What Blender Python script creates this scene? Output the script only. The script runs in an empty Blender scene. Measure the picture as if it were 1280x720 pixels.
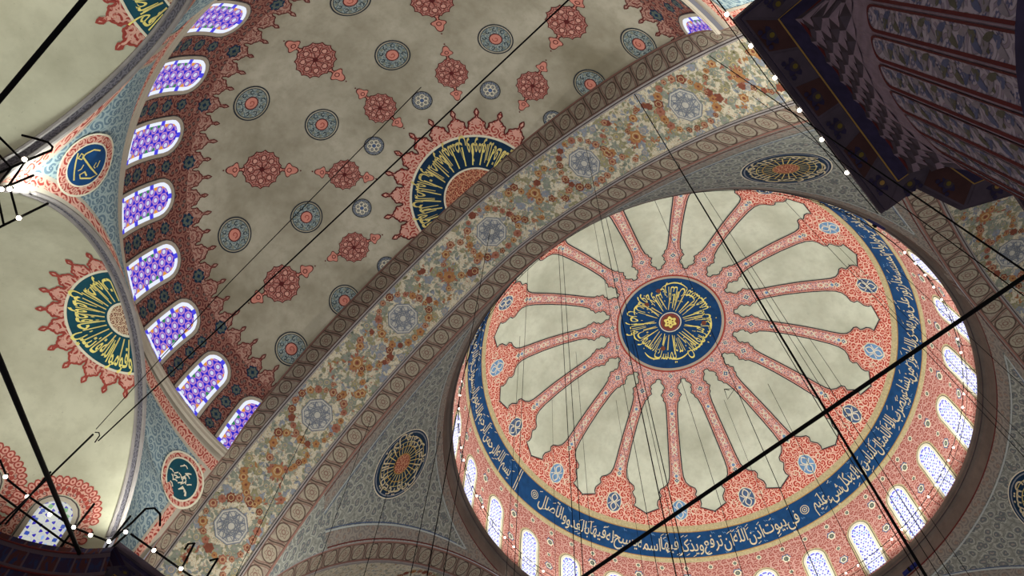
import bpy, math, random, unicodedata
from mathutils import Vector
from math import sin, cos, pi, sqrt, atan2, radians as R, hypot

random.seed(7)
sc = bpy.context.scene
COL = sc.collection

# ------------------------------------------------------------------ camera
cam = bpy.data.cameras.new('camera')
cam.sensor_width = 36.0
cam.lens = 36.0 * 995.47 / 1280.0
cam.clip_start = 0.1
cam.clip_end = 300
co = bpy.data.objects.new('camera', cam)
COL.objects.link(co)
CAM = Vector((-20.643, -7.995, 1.6))
_r = Vector((0.66896461, -0.74245715, 0.03526662))
_u = Vector((-0.69078123, -0.60348566, 0.39827923))
_f = Vector((0.27442236, 0.29079623, 0.91658601))
from mathutils import Matrix
m = Matrix(((_r.x, _u.x, -_f.x, CAM.x), (_r.y, _u.y, -_f.y, CAM.y), (_r.z, _u.z, -_f.z, CAM.z), (0, 0, 0, 1)))
co.matrix_world = m
sc.camera = co

# ------------------------------------------------------------------ world, exposure, lamps
sc.view_settings.view_transform = 'Standard'
sc.view_settings.look = 'None'
sc.view_settings.exposure = 0.08
sc.view_settings.gamma = 1.0
sc.view_settings.use_curve_mapping = False
w = bpy.data.worlds.new('world')
sc.world = w
w.use_nodes = True
w.node_tree.nodes['Background'].inputs[0].default_value = (0.90, 0.86, 0.92, 1)
w.node_tree.nodes['Background'].inputs[1].default_value = 0.26
sc.cycles.max_bounces = 5
sc.cycles.diffuse_bounces = 3
sc.cycles.sample_clamp_indirect = 4
sc.cycles.use_denoising = True


def lamp(name, loc, power, color=(1, .95, .84), size=0.35):
    l = bpy.data.lights.new(name, 'POINT')
    l.energy = power
    l.color = color
    l.shadow_soft_size = size
    o = bpy.data.objects.new(name, l)
    o.location = loc
    COL.objects.link(o)
    return o


def uplight(name, loc, power, color=(1, .95, .84), size=0.35):
    l = bpy.data.lights.new(name, 'SPOT')
    l.energy = power
    l.color = color
    l.shadow_soft_size = size
    l.spot_size = R(174)
    l.spot_blend = .2
    o = bpy.data.objects.new(name, l)
    o.location = loc
    o.rotation_euler = (pi, 0, 0)
    COL.objects.link(o)
    return o


# lamps standing on the gallery at the foot of the dome
for k in range(12):
    a = R(k * 30 + 10)
    uplight('gallery_lamp_light', (9.4 * cos(a), 9.4 * sin(a), 32.6), 360, (.965, 1, .93), .4)
# uplighters standing on the pier capitals and on the exedra cornices
uplight('uplight_near_pier', (-14.3, -8.3, 18.6), 900, (1, .98, .91), .3)
uplight('uplight_near_pier_east', (-10.0, -9.8, 18.9), 1000, (1, .97, .90), .3)
uplight('uplight_half_dome', (-18.6, -5.5, 18.4), 620, (.98, 1, .90), .5)
uplight('uplight_far_pier', (-17.6, 8.4, 17.7), 230, (.97, 1, .93), .25)
uplight('uplight_exedra_tip', (-23.9, 3.0, 17.4), 240, (.93, 1, .96), .25)
uplight('uplight_exedra_inner', (-21.5, 8.2, 17.3), 130, (1, 1, .93), .3)
uplight('uplight_central_exedra', (-26.4, 0.2, 17.3), 60, (1, 1, .93), .3)
uplight('uplight_far_pier_inner', (-10.0, 9.6, 18.6), 950, (1, .95, .88), .3)
uplight('uplight_east_pier', (10.4, -10.6, 18.8), 260, (1, .95, .88), .3)

# ------------------------------------------------------------------ node expressions


class Mat:
    def __init__(s, name, rough=.85, spec=.15):
        s.m = bpy.data.materials.new(name)
        s.m.use_nodes = True
        s.nt = s.m.node_tree
        s.b = s.nt.nodes['Principled BSDF']
        s.b.inputs['Roughness'].default_value = rough
        s.b.inputs['Specular IOR Level'].default_value = spec

    def uv(s):
        n = s.nt.nodes.new('ShaderNodeUVMap')
        n.uv_map = 'UVMap'
        x = s.nt.nodes.new('ShaderNodeSeparateXYZ')
        s.nt.links.new(n.outputs[0], x.inputs[0])
        return X(s, x.outputs[0]), X(s, x.outputs[1])

    def pos(s):
        n = s.nt.nodes.new('ShaderNodeNewGeometry')
        return X(s, n.outputs['Position'])

    def vec(s, x, y, z=0.0):
        n = s.nt.nodes.new('ShaderNodeCombineXYZ')
        for i, v in enumerate((x, y, z)):
            s.put(v, n.inputs[i])
        return X(s, n.outputs[0])

    def put(s, v, inp):
        if isinstance(v, X):
            s.nt.links.new(v.o, inp)
        else:
            inp.default_value = v

    def noise(s, v, scale, detail=3, rough=.5):
        n = s.nt.nodes.new('ShaderNodeTexNoise')
        s.put(v, n.inputs['Vector'])
        n.inputs['Scale'].default_value = scale
        n.inputs['Detail'].default_value = detail
        n.inputs['Roughness'].default_value = rough
        return X(s, n.outputs[0])

    def voro(s, v, scale, rnd=1.0, feature='F1'):
        n = s.nt.nodes.new('ShaderNodeTexVoronoi')
        n.voronoi_dimensions = '2D'
        n.feature = feature
        s.put(v, n.inputs['Vector'])
        n.inputs['Scale'].default_value = scale
        n.inputs['Randomness'].default_value = rnd
        if feature == 'DISTANCE_TO_EDGE':
            return X(s, n.outputs[0])
        q = s.nt.nodes.new('ShaderNodeSeparateXYZ')
        s.nt.links.new(n.outputs['Position'], q.inputs[0])
        return X(s, n.outputs[0]), X(s, q.outputs[0]), X(s, q.outputs[1]), X(s, n.outputs['Color'])

    def mix(s, f, a, b):
        n = s.nt.nodes.new('ShaderNodeMixRGB')
        s.put(f, n.inputs[0])
        for i, v in ((1, a), (2, b)):
            if isinstance(v, X):
                s.nt.links.new(v.o, n.inputs[i])
            else:
                n.inputs[i].default_value = (*v, 1)
        return X(s, n.outputs[0])

    def base(s, v):
        if isinstance(v, X):
            s.nt.links.new(v.o, s.b.inputs['Base Color'])
        else:
            s.b.inputs['Base Color'].default_value = (*v, 1)
        return s.m

    def emit(s, v, k):
        if isinstance(v, X):
            s.nt.links.new(v.o, s.b.inputs['Emission Color'])
        else:
            s.b.inputs['Emission Color'].default_value = (*v, 1)
        s.b.inputs['Emission Strength'].default_value = k
        return s.m


class X:
    def __init__(s, m, o):
        s.m, s.o = m, o

    def op(s, name, b=None, c=None, rev=False):
        n = s.m.nt.nodes.new('ShaderNodeMath')
        n.operation = name
        a = s
        if rev:
            a, b = b, a
        s.m.put(a, n.inputs[0])
        if b is not None:
            s.m.put(b, n.inputs[1])
        if c is not None:
            s.m.put(c, n.inputs[2])
        return X(s.m, n.outputs[0])

    def __add__(s, b): return s.op('ADD', b)
    __radd__ = __add__
    def __mul__(s, b): return s.op('MULTIPLY', b)
    __rmul__ = __mul__
    def __sub__(s, b): return s.op('SUBTRACT', b)
    def __rsub__(s, b): return s.op('SUBTRACT', b, rev=True)
    def __truediv__(s, b): return s.op('DIVIDE', b)
    def __neg__(s): return s * -1.0
    def sin(s): return s.op('SINE')
    def cos(s): return s.op('COSINE')
    def abs(s): return s.op('ABSOLUTE')
    def fract(s): return s.op('FRACT')
    def sqrt(s): return s.op('SQRT')
    def atan2(s, b): return s.op('ARCTAN2', b)
    def min(s, b): return s.op('MINIMUM', b)
    def max(s, b): return s.op('MAXIMUM', b)
    def lt(s, b): return s.op('LESS_THAN', b)
    def gt(s, b): return s.op('GREATER_THAN', b)

    def step(s, a, b):
        """0 below a, 1 above b"""
        n = s.m.nt.nodes.new('ShaderNodeMapRange')
        n.clamp = True
        s.m.put(s, n.inputs[0])
        n.inputs[1].default_value = a
        n.inputs[2].default_value = b
        return X(s.m, n.outputs[0])

    def band(s, c, h, soft=.3):
        return 1.0 - (s - c).abs().step(h * (1 - soft), h * (1 + soft))


MATS = {}


def srgb(h):
    h = h.lstrip('#')
    v = [int(h[i:i + 2], 16) / 255 for i in (0, 2, 4)]
    return tuple(c / 12.92 if c <= .04045 else ((c + .055) / 1.055) ** 2.4 for c in v)


def flat(name, col, rough=.8, spec=.2, metal=0.0, var=.12, scale=3.0):
    """paint with a little mottling"""
    if name in MATS:
        return MATS[name]
    M = Mat(name, rough, spec)
    n = M.noise(M.pos(), scale, 4)
    c = srgb(col) if isinstance(col, str) else col
    M.base(M.mix(n.step(.3, .7), tuple(v * (1 - var) for v in c), tuple(min(1, v * (1 + var)) for v in c)))
    M.b.inputs['Metallic'].default_value = metal
    MATS[name] = M.m
    return M.m


def plaster(name, col, stain, amount=1.0):
    M = Mat(name, .9, .1)
    p = M.pos()
    big = M.noise(p, .35, 5, .6)
    fine = M.noise(p, 2.5, 5, .65)
    tiny = M.noise(p, 14, 2)
    c = M.mix(big.step(.38, .72) * amount, srgb(col), srgb(stain))
    c = M.mix(fine.step(.45, .75) * (.45 * amount), c, srgb(stain))
    c = M.mix(tiny.step(.70, .76) * .35, c, (.25, .24, .18))
    M.base(c)
    MATS[name] = M.m
    return M.m


def arabesque(name, ground, scroll, accent, scale=2.2, dark=None, thick=.5, rnd=.75):
    """painted scrollwork: spirals, blossoms and outlines round jittered centres"""
    M = Mat(name, .85, .12)
    u, v = M.uv()
    wob = M.noise(M.vec(u, v), scale * 1.3, 2)
    uu = u + (wob - .5) * (.25 / scale)
    d, px, py, col = M.voro(M.vec(uu, v), scale, rnd)
    dx = uu * 1.0 - px / 1.0
    dy = v * 1.0 - py / 1.0
    th = dy.atan2(dx)
    rr = (dx * dx + dy * dy).sqrt() * scale
    sp = (th * 2.0 + rr * 15.0).sin()
    g = M.mix(sp.step(thick - .25, thick + .25), srgb(ground), srgb(scroll))
    if dark:
        g = M.mix(sp.band(thick - .42, .16) * .8, g, srgb(dark))
    e = M.voro(M.vec(uu, v), scale, rnd, 'DISTANCE_TO_EDGE')
    g = M.mix(1.0 - e.step(.03, .07), g, srgb(scroll))
    pet = (th * 6.0).cos() * .05 + .17
    g = M.mix((pet - rr).step(-.02, .02), g, srgb(accent))
    g = M.mix((.07 - rr).step(-.02, .02), g, srgb(scroll))
    M.base(g)
    MATS[name] = M.m
    return M.m


def border_rosettes(name, pitch, half, ground, ring, fill, leaf, edge, dim=1.0):
    """running border: round rosettes alternating with slanted leaves; v runs across, centred on 0"""
    M = Mat(name, .85, .12)
    u, v = M.uv()
    wob = (M.noise(M.vec(u, v), 5.0, 2) - .5) * .05
    s = (u / pitch)
    f = (s.fract() - .5) * pitch + wob
    d = (f * f + v * v * .55).sqrt()
    g = M.mix(M.noise(M.vec(u, v), 7.0, 2).step(.4, .6), srgb(ground), srgb(fill))
    a = ((s + .5).fract() - .5) * pitch
    sl = (a + v * .28 + (v * (3.0 / half)).sin() * .03)
    g = M.mix(sl.abs().band(.07, .022), g, srgb(leaf))
    g = M.mix(sl.abs().band(.0, .03), g, srgb(ring))
    rad = pitch * .33
    g = M.mix(d.lt(rad), g, srgb(fill))
    th = v.atan2(f)
    pet = (th * 6.0).cos() * .03 + rad * .55
    g = M.mix((pet - d).abs().band(0.0, .014), g, srgb(leaf))
    g = M.mix(d.band(rad, .022), g, srgb(ring))
    g = M.mix(d.band(rad * .25, .02), g, srgb(leaf))
    av = v.abs()
    g = M.mix(av.gt(half * .86), g, srgb(ground))
    g = M.mix(av.band(half * .84, .018), g, srgb(ring))
    g = M.mix(av.band(half * .93, .035), g, srgb(edge))
    M.base(g)
    MATS[name] = M.m
    return M.m


def stained_glass(name, white, cell=.17, strength=1.5, dots=False, half=.4, top=2.0):
    """daylight behind a leaded star-and-hexagon lattice"""
    M = Mat(name, .3, .3)
    u, v = M.uv()
    k = 2 * pi / cell
    c1 = (u * k).cos()
    c2 = ((u * .5 + v * .8660254) * k).cos()
    c3 = ((u * .5 - v * .8660254) * k).cos()
    s = c1 + c2 + c3
    t = c1 * c2 * c3
    w_ = srgb(white)
    n = M.noise(M.vec(u, v), 2.5, 2)
    if dots:
        g = M.mix(s.lt(-1.15), w_, srgb('#3a2fc0'))
        g = M.mix((s - .4).abs().lt(.16), g, srgb('#b9b6f2'))
        g = M.mix(n.gt(.58) * s.gt(.9), g, (.35, .55, 1.0))
    else:
        g = M.mix(s.gt(1.55), srgb('#a878cf'), w_)
        g = M.mix((s - .9).abs().lt(.42), g, srgb('#6a3fd0'))
        g = M.mix((s + .2).abs().lt(.38), g, srgb('#d39ad8'))
        g = M.mix(s.lt(-1.0), g, srgb('#1f14d8'))
        sd = u.abs()
        g = M.mix(sd.gt(half * .60) * s.lt(-.35) * ((v * 3.9).sin()).gt(.35), g, srgb('#f0a03a'))
        g = M.mix(sd.gt(half * .60) * s.lt(-.35) * ((v * 3.9).sin()).lt(-.45), g, srgb('#1f8a55'))
    M.base((.02, .02, .03))
    M.emit(g, strength)
    MATS[name] = M.m
    return M.m


# ------------------------------------------------------------------ mesh builder
class MB:
    def __init__(s):
        s.v, s.f, s.m, s.uv = [], [], [], []
        s.mats = []

    def mi(s, mat):
        mat = MATS[mat] if isinstance(mat, str) else mat
        if mat not in s.mats:
            s.mats.append(mat)
        return s.mats.index(mat)

    def face(s, pts, uvs, mat):
        i = len(s.v)
        s.v += [tuple(p) for p in pts]
        s.uv += list(uvs)
        s.f.append(tuple(range(i, i + len(pts))))
        s.m.append(s.mi(mat))

    def grid(s, fn, nu, nv, mat, uvf=None):
        """fn(i/nu, j/nv) -> (pos, uv)"""
        i0 = len(s.v)
        k = s.mi(mat)
        for j in range(nv + 1):
            for i in range(nu + 1):
                p, q = fn(i / nu, j / nv)
                s.v.append(tuple(p))
                s.uv.append(q)
        for j in range(nv):
            for i in range(nu):
                a = i0 + j * (nu + 1) + i
                s.f.append((a, a + 1, a + nu + 2, a + nu + 1))
                s.m.append(k)

    def raw(s, verts, uvs, faces, mat):
        i0 = len(s.v)
        k = s.mi(mat)
        s.v += verts
        s.uv += uvs
        for f in faces:
            s.f.append(tuple(i0 + q for q in f))
            s.m.append(k)

    # --- painting on a chart M(x, y, off) -> position
    def disc(s, M, cx, cy, rf, mat, off=.01, n=32, rings=2, uvs=1.0, a0=0.0, a1=2 * pi):
        if not callable(rf):
            r_ = rf
            rf = lambda t: r_

        def fn(a, b):
            t = a0 + a * (a1 - a0)
            r = rf(t) * max(b, 1e-4)
            x, y = cx + r * cos(t), cy + r * sin(t)
            return M(x, y, off), (x * uvs, y * uvs)
        s.grid(fn, n, rings, mat)

    def ring(s, M, cx, cy, r1, r2, mat, off=.012, n=40, a0=0.0, a1=2 * pi):
        g1 = r1 if callable(r1) else (lambda t: r1)
        g2 = r2 if callable(r2) else (lambda t: r2)

        def fn(a, b):
            t = a0 + a * (a1 - a0)
            r = g1(t) * (1 - b) + g2(t) * b
            x, y = cx + r * cos(t), cy + r * sin(t)
            return M(x, y, off), (x, y)
        s.grid(fn, n, 1, mat)

    def ribbon(s, M, pts, wd, mat, off=.014, closed=False):
        n = len(pts)
        i0 = len(s.v)
        k = s.mi(mat)
        for i in range(n):
            a = pts[(i - 1) % n] if (closed or i > 0) else pts[i]
            b = pts[(i + 1) % n] if (closed or i < n - 1) else pts[i]
            dx, dy = b[0] - a[0], b[1] - a[1]
            L = hypot(dx, dy) or 1
            w_ = (wd(i / max(1, n - 1)) if callable(wd) else wd) / 2
            nx, ny = -dy / L * w_, dx / L * w_
            x, y = pts[i]
            s.v.append(tuple(M(x + nx, y + ny, off)))
            s.v.append(tuple(M(x - nx, y - ny, off)))
            s.uv += [(x, y), (x, y)]
        for i in range(n if closed else n - 1):
            j = (i + 1) % n
            s.f.append((i0 + 2 * i, i0 + 2 * i + 1, i0 + 2 * j + 1, i0 + 2 * j))
            s.m.append(k)

    def tube(s, pts, r, mat, n=6, cap=True):
        pts = [Vector(p) for p in pts]
        i0 = len(s.v)
        k = s.mi(mat)
        m_ = len(pts)
        for i, p in enumerate(pts):
            t = (pts[min(i + 1, m_ - 1)] - pts[max(i - 1, 0)]).normalized()
            up = Vector((0, 0, 1)) if abs(t.z) < .9 else Vector((1, 0, 0))
            a = t.cross(up).normalized()
            b = t.cross(a)
            for q in range(n):
                th = 2 * pi * q / n
                s.v.append(tuple(p + (a * cos(th) + b * sin(th)) * r))
                s.uv.append((0, 0))
        for i in range(m_ - 1):
            for q in range(n):
                s.f.append((i0 + i * n + q, i0 + i * n + (q + 1) % n, i0 + (i + 1) * n + (q + 1) % n, i0 + (i + 1) * n + q))
                s.m.append(k)
        if cap:
            s.f.append(tuple(i0 + q for q in range(n)))
            s.f.append(tuple(i0 + (m_ - 1) * n + q for q in range(n)))
            s.m += [k, k]

    def box(s, lo, hi, mat):
        x0, y0, z0 = lo
        x1, y1, z1 = hi
        c = [(x0, y0, z0), (x1, y0, z0), (x1, y1, z0), (x0, y1, z0), (x0, y0, z1), (x1, y0, z1), (x1, y1, z1), (x0, y1, z1)]
        s.raw(c, [(0, 0)] * 8, [(0, 3, 2, 1), (4, 5, 6, 7), (0, 1, 5, 4), (1, 2, 6, 5), (2, 3, 7, 6), (3, 0, 4, 7)], mat)

    def sphere(s, c, r, mat, n=10, m_=6):
        def fn(a, b):
            t, q = a * 2 * pi, -pi / 2 + b * pi
            return (c[0] + r * cos(t) * cos(q), c[1] + r * sin(t) * cos(q), c[2] + r * sin(q)), (a, b)
        s.grid(fn, n, m_, mat)

    def build(s, name, parent=None, smooth=False, loc=None, mesh_only=False):
        me = bpy.data.meshes.new(name)
        v = s.v
        if loc is not None:
            v = [(a - loc[0], b - loc[1], c - loc[2]) for a, b, c in v]
        me.from_pydata(v, [], s.f)
        for mt in s.mats:
            me.materials.append(mt)
        me.polygons.foreach_set('material_index', s.m)
        if smooth:
            me.polygons.foreach_set('use_smooth', [True] * len(s.f))
        uvl = me.uv_layers.new(name='UVMap')
        li = [0] * len(me.loops)
        me.loops.foreach_get('vertex_index', li)
        flatuv = []
        for i in li:
            flatuv += s.uv[i]
        uvl.data.foreach_set('uv', flatuv)
        me.validate()
        me.update()
        if mesh_only:
            return me
        o = bpy.data.objects.new(name, me)
        COL.objects.link(o)
        if loc is not None and parent is None:
            o.location = loc
        if parent is not None:
            o.parent = parent
        return o


def tag(o, label=None, cat=None, group=None, kind=None):
    if label: o['label'] = label
    if cat: o['category'] = cat
    if group: o['group'] = group
    if kind: o['kind'] = kind
    return o


def structure(o, label, cat):
    return tag(o, label, cat, kind='structure')


def empty(name, loc=(0, 0, 0)):
    o = bpy.data.objects.new(name, None)
    o.location = loc
    o.empty_display_size = .3
    COL.objects.link(o)
    return o


# ------------------------------------------------------------------ lettering
_forms = {}
for cp in range(0xFE70, 0xFEFD):
    d = unicodedata.decomposition(chr(cp))
    if d:
        parts = d.split()
        base = ''.join(chr(int(q, 16)) for q in parts[1:])
        _forms.setdefault(base, {})[parts[0].strip('<>')] = chr(cp)


def shape(text):
    """Arabic letters -> joined presentation forms in visual order"""
    t = text.replace('لا', '\u0001')
    fm = dict(_forms)
    fm['\u0001'] = _forms['لا']
    out = []
    for i, ch in enumerate(t):
        if ch not in fm:
            out.append(ch)
            continue
        prv = t[i - 1] if i else ' '
        nxt = t[i + 1] if i + 1 < len(t) else ' '
        joinp = prv in fm and 'initial' in fm[prv] and ('final' in fm[ch])
        joinn = 'initial' in fm[ch] and nxt in fm and 'final' in fm[nxt]
        k = 'medial' if joinp and joinn else 'final' if joinp else 'initial' if joinn else 'isolated'
        out.append(fm[ch].get(k) or fm[ch].get('isolated'))
    return ''.join(reversed(out))


_tcache = {}


def text_mesh(body, bold=0.0):
    """-> (verts2d, faces, width) at size 1, x from 0"""
    key = (body, bold)
    if key in _tcache:
        return _tcache[key]
    cu = bpy.data.curves.new('t', 'FONT')
    cu.body = body
    cu.resolution_u = 3
    cu.offset = bold
    o = bpy.data.objects.new('t', cu)
    COL.objects.link(o)
    bpy.context.view_layer.update()
    dg = bpy.context.evaluated_depsgraph_get()
    me = bpy.data.meshes.new_from_object(o.evaluated_get(dg))
    vs = [(v.co.x, v.co.y) for v in me.vertices]
    fs = [tuple(p.vertices) for p in me.polygons]
    bpy.data.objects.remove(o)
    bpy.data.curves.remove(cu)
    bpy.data.meshes.remove(me)
    x0 = min([v[0] for v in vs] or [0])
    x1 = max([v[0] for v in vs] or [0])
    r_ = ([(x - x0, y) for x, y in vs], fs, x1 - x0)
    _tcache[key] = r_
    return r_


def letter_line(mb, M, words, xr, xl, y, hs, mat, off=.03, gap=.12, bold=.008, lift=0.0):
    """set words right to left from x=xr to x=xl on chart M; hs = vertical size; horizontal size chosen to fill"""
    ms = [text_mesh(shape(q), bold) for q in words]
    tot = sum(q[2] + gap for q in ms)
    k = (xr - xl) / tot
    x = xr
    for i, (vs, fs, wd) in enumerate(ms):
        x -= wd * k
        yy = y + (lift if i % 2 else 0.0)
        verts, uvs = [], []
        for a, b in vs:
            px, py = x + a * k, yy + b * hs
            verts.append(tuple(M(px, py, off)))
            uvs.append((px, py))
        mb.raw(verts, uvs, fs, mat)
        x -= gap * k

# ------------------------------------------------------------------ paints
plaster('dome_plaster', '#d6dac6', '#aeb19c', .9)
plaster('half_dome_plaster', '#beb8a4', '#8b846f', 1.0)  # same paint as the main dome; its dimmer light is put into the colour
plaster('exedra_plaster', '#ccc9b0', '#a4a088', .9)  # same paint again, toned between the two for the light it gets
plaster('stone_band', '#7d7168', '#5c524c', 1.0)
plaster('pale_surround', '#bdb3a2', '#9c9282', .6)
flat('navy', '#14406e', var=.18)
flat('flood_blue', '#1c2466', var=.1)
flat('navy_deep', '#12304a', var=.2)
flat('teal_ground', '#164a58', var=.2)
flat('gold', '#d9c877', .55, .4, var=.15)
flat('gold_bright', '#f0e27c', .5, .4, var=.1)
flat('ochre_line', '#a8823f', .6, .3)
flat('cream', '#e2dbc2', var=.06)
flat('pale_letter', '#cfc3a2', var=.08)
flat('dark_line', '#2b3038', var=.1)
flat('red_line', '#a0463c', var=.12)
flat('dark_red', '#5e2424', var=.15)
flat('salmon', '#d58d7c', var=.12)
flat('pink_edge', '#d8a090', var=.1)
flat('blue_paint', '#6c93bd', var=.15)
flat('lattice_blue', '#4d6286', var=.15)
flat('octagon_ground', '#bcb9ae', var=.06)
flat('octagon_line', '#747a84', var=.08)
flat('green_grey', '#868b7c', var=.18, scale=9)
flat('grey_blue', '#868b92', var=.18, scale=9)
flat('olive_leaf', '#8f8b6c', var=.18, scale=9)
flat('orange_flower', '#a1744a', var=.2, scale=9)
flat('red_flower', '#996552', var=.2, scale=9)
flat('flower_heart', '#c4ab80', var=.12, scale=9)
flat('maroon_petal', '#7a4636', var=.2, scale=9)
flat('beige_gold', '#b9ab84', var=.22, scale=11)
flat('moulding_grey', '#938c88', var=.12)
flat('moulding_dark', '#4c4446', var=.12)
flat('iron', '#070708', .7, .15, var=.05)
flat('wire_metal', '#17181a', .5, .4, var=.05)
flat('purple_strip', '#322b46', var=.25, scale=5)
flat('tile_brown', '#4a2f2c', var=.2)
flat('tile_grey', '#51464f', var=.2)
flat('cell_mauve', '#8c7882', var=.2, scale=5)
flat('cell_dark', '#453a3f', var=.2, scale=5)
flat('yellow_heart', '#75662a', var=.1)
flat('frame_line', '#b4bcb8', var=.05)
arabesque('rib_red', '#b5524c', '#e6bfb4', '#5f7f9c', 4.6, thick=-.1)
arabesque('field_red', '#b8463b', '#ecc4b0', '#c9644e', 2.8, thick=.45)
arabesque('drum_red', '#9c544c', '#c99c91', '#98483f', 3.2, thick=.15)
arabesque('half_red', '#632f2f', '#94665a', '#4a5452', 3.6, dark='#3a2624', thick=.0)
arabesque('crest_pink', '#96645a', '#b48d7e', '#8c4f47', 3.2, dark='#6a3733', thick=.0)
arabesque('cartouche_red', '#c48f82', '#a05a50', '#b5736a', 4.4, thick=.62)
arabesque('medal_ring_red', '#a2423a', '#dcab98', '#c98a78', 3.4, thick=.1)
arabesque('roundel_blue', '#a3aba4', '#667a80', '#7d8f90', 5.0, thick=.5)
arabesque('roundel_grey', '#a5a498', '#5c626a', '#7a8088', 7.0, thick=.3)
M = Mat('grey_green', .88, .1)
u, v = M.uv()
w_ = (M.noise(M.vec(u, v), 3.0, 3) - .5) * .35
d, px, py, c_ = M.voro(M.vec(u + w_, v - w_), 2.6, .9)
rr = d * 2.6 if False else ((u + w_ - px) * (u + w_ - px) + (v - w_ - py) * (v - w_ - py)).sqrt() * 2.6
e = M.voro(M.vec(u + w_, v - w_), 2.6, .9, 'DISTANCE_TO_EDGE')
g = M.mix(M.noise(M.vec(u, v), 6.0, 3).step(.4, .62), srgb('#868981'), srgb('#9ea197'))
g = M.mix((.30 - rr).step(-.05, .05), g, srgb('#6b7172'))
g = M.mix((.12 - rr).step(-.03, .03), g, srgb('#9a948c'))
g = M.mix(rr.band(.42, .05), g, srgb('#aeb1a6'))
g = M.mix(1.0 - e.step(.015, .05), g, srgb('#767b73'))
M.base(g)
MATS['grey_green'] = M.m
arabesque('blue_grey', '#6d8390', '#a3b4b4', '#5b7081', 3.3, thick=.1)
arabesque('navy_curls', '#153d63', '#2f5f86', '#153d63', 5.0, thick=.75)
arabesque('heart_red', '#8e2f28', '#cf9f7c', '#5d1f1c', 5.5, thick=.35)
arabesque('heart_lace', '#7d2c26', '#d9c4a4', '#5a1c18', 8.0, thick=-.1)
arabesque('dark_band', '#57545a', '#77737a', '#615d66', 4.5, thick=.3)
arabesque('border_red', '#9b4a40', '#d2a391', '#7c6f6a', 5.0, thick=.0)
arabesque('flute_foliage', '#8d7f8c', '#ada0a8', '#5c5c78', 2.8, dark='#6a654f', thick=.2)
flat('dull_green', '#59625b', var=.2)
arabesque('pendentive_band', '#7f7b74', '#958e84', '#8f7a6c', 2.4, dark='#726b65', thick=.1)
arabesque('brick_painted', '#2c2a3a', '#43384a', '#5a3230', 2.6, thick=.3)
border_rosettes('border_outer', .74, .58, '#8e7f73', '#55463e', '#9d9582', '#80655a', '#8c665c')
border_rosettes('border_inner', .84, .48, '#8e7f73', '#55463e', '#9d9582', '#80655a', '#8c665c')
border_rosettes('border_small', .55, .24, '#7a6a62', '#4a3b3a', '#8d8272', '#8f6a58', '#7a4a44')

# floral ground of the arch soffits
M = Mat('floral_ground', .88, .1)
u, v = M.uv()
n1 = M.noise(M.vec(u, v), 5.5, 3, .6)
n2 = M.noise(M.vec(u + 7.3, v), 4.5, 3, .6)
n3 = M.noise(M.vec(u, v + 3.1), 6.5, 2, .6)
g = M.mix(M.noise(M.vec(u, v), .8, 3).step(.3, .7), srgb('#c2b9a2'), srgb('#d2cab2'))
g = M.mix(n1.step(.54, .60), g, srgb('#8f9483'))
g = M.mix(n2.step(.57, .62), g, srgb('#949897'))
g = M.mix((n3 - .5).abs().band(.0, .012), g, srgb('#a58a66'))
g = M.mix(n3.step(.62, .67), g, srgb('#a07a62'))
M.base(g)
MATS['floral_ground'] = M.m

# painted cornice bricks below the exedra
M = Mat('brick_cornice', .85, .1)
u, v = M.uv()
row = (v * 2.4)
s1 = (u * 1.15 + (row - row.fract()) * .5)
inb = (s1.fract() - .5).abs().lt(.44) * (row.fract() - .5).abs().lt(.40)
nn = M.noise(M.vec(u, v), 4.0, 3)
chk = (s1 * .5).fract().gt(.5)
g = M.mix(chk, srgb('#33253a'), srgb('#4b2a2a'))
g = M.mix(nn.step(.5, .6), g, srgb('#2a3050'))
g = M.mix(inb, srgb('#57484f'), g)
M.base(g)
MATS['brick_cornice'] = M.m

stained_glass('glass_half_dome', '#dfe6ff', .31, .78, half=.54)
stained_glass('glass_dome', '#eef0ff', .24, 1.1, dots=True)
stained_glass('glass_exedra', '#dfe2d6', .26, .72, dots=True)


def glow(name, col, k):
    M = Mat(name, .4, .3)
    M.base((.1, .1, .1))
    M.emit(srgb(col), k)
    MATS[name] = M.m


glow('glass_white', '#e4ecff', .95)
glow('glass_blue', '#1a12e0', .9)
glow('glass_blue_soft', '#2c58c8', .6)
glow('glass_green_soft', '#7fbf7a', .6)
glow('bulb_glow', '#fff3dc', 14.0)

# ------------------------------------------------------------------ curves and surfaces of the building
HX, HR, HZ, HB = -15.39, 10.0, 23.56, 8.0        # half dome: axis, radius, springing, rise
AC, AR, AE = 15.786, 15.512, 2.704               # arch curve
X2, X3, X4 = 15.385, 12.963, 12.024


def arch_yz(r, n=400, zmin=16.5):
    """list of (y, z, s, nfrac) from -y springing to +y springing, s = arc length from the crown"""
    P = []
    ymax = sqrt(max(r * r - (zmin - AC) ** 2, 0)) - AE
    for i in range(n + 1):
        # denser towards the springing
        t = -1 + 2 * i / n
        y = ymax * sin(t * pi / 2)
        q = sqrt(y * y + .35) + AE
        P.append([y, AC + sqrt(max(r * r - q * q, 0))])
    s = [0]
    for i in range(n):
        s.append(s[-1] + hypot(P[i + 1][0] - P[i][0], P[i + 1][1] - P[i][1]))
    mid = s[n // 2]
    return [(P[i][0], P[i][1], s[i] - mid) for i in range(n + 1)]


A2 = arch_yz(AR)
SMAX = A2[-1][2]


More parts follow.
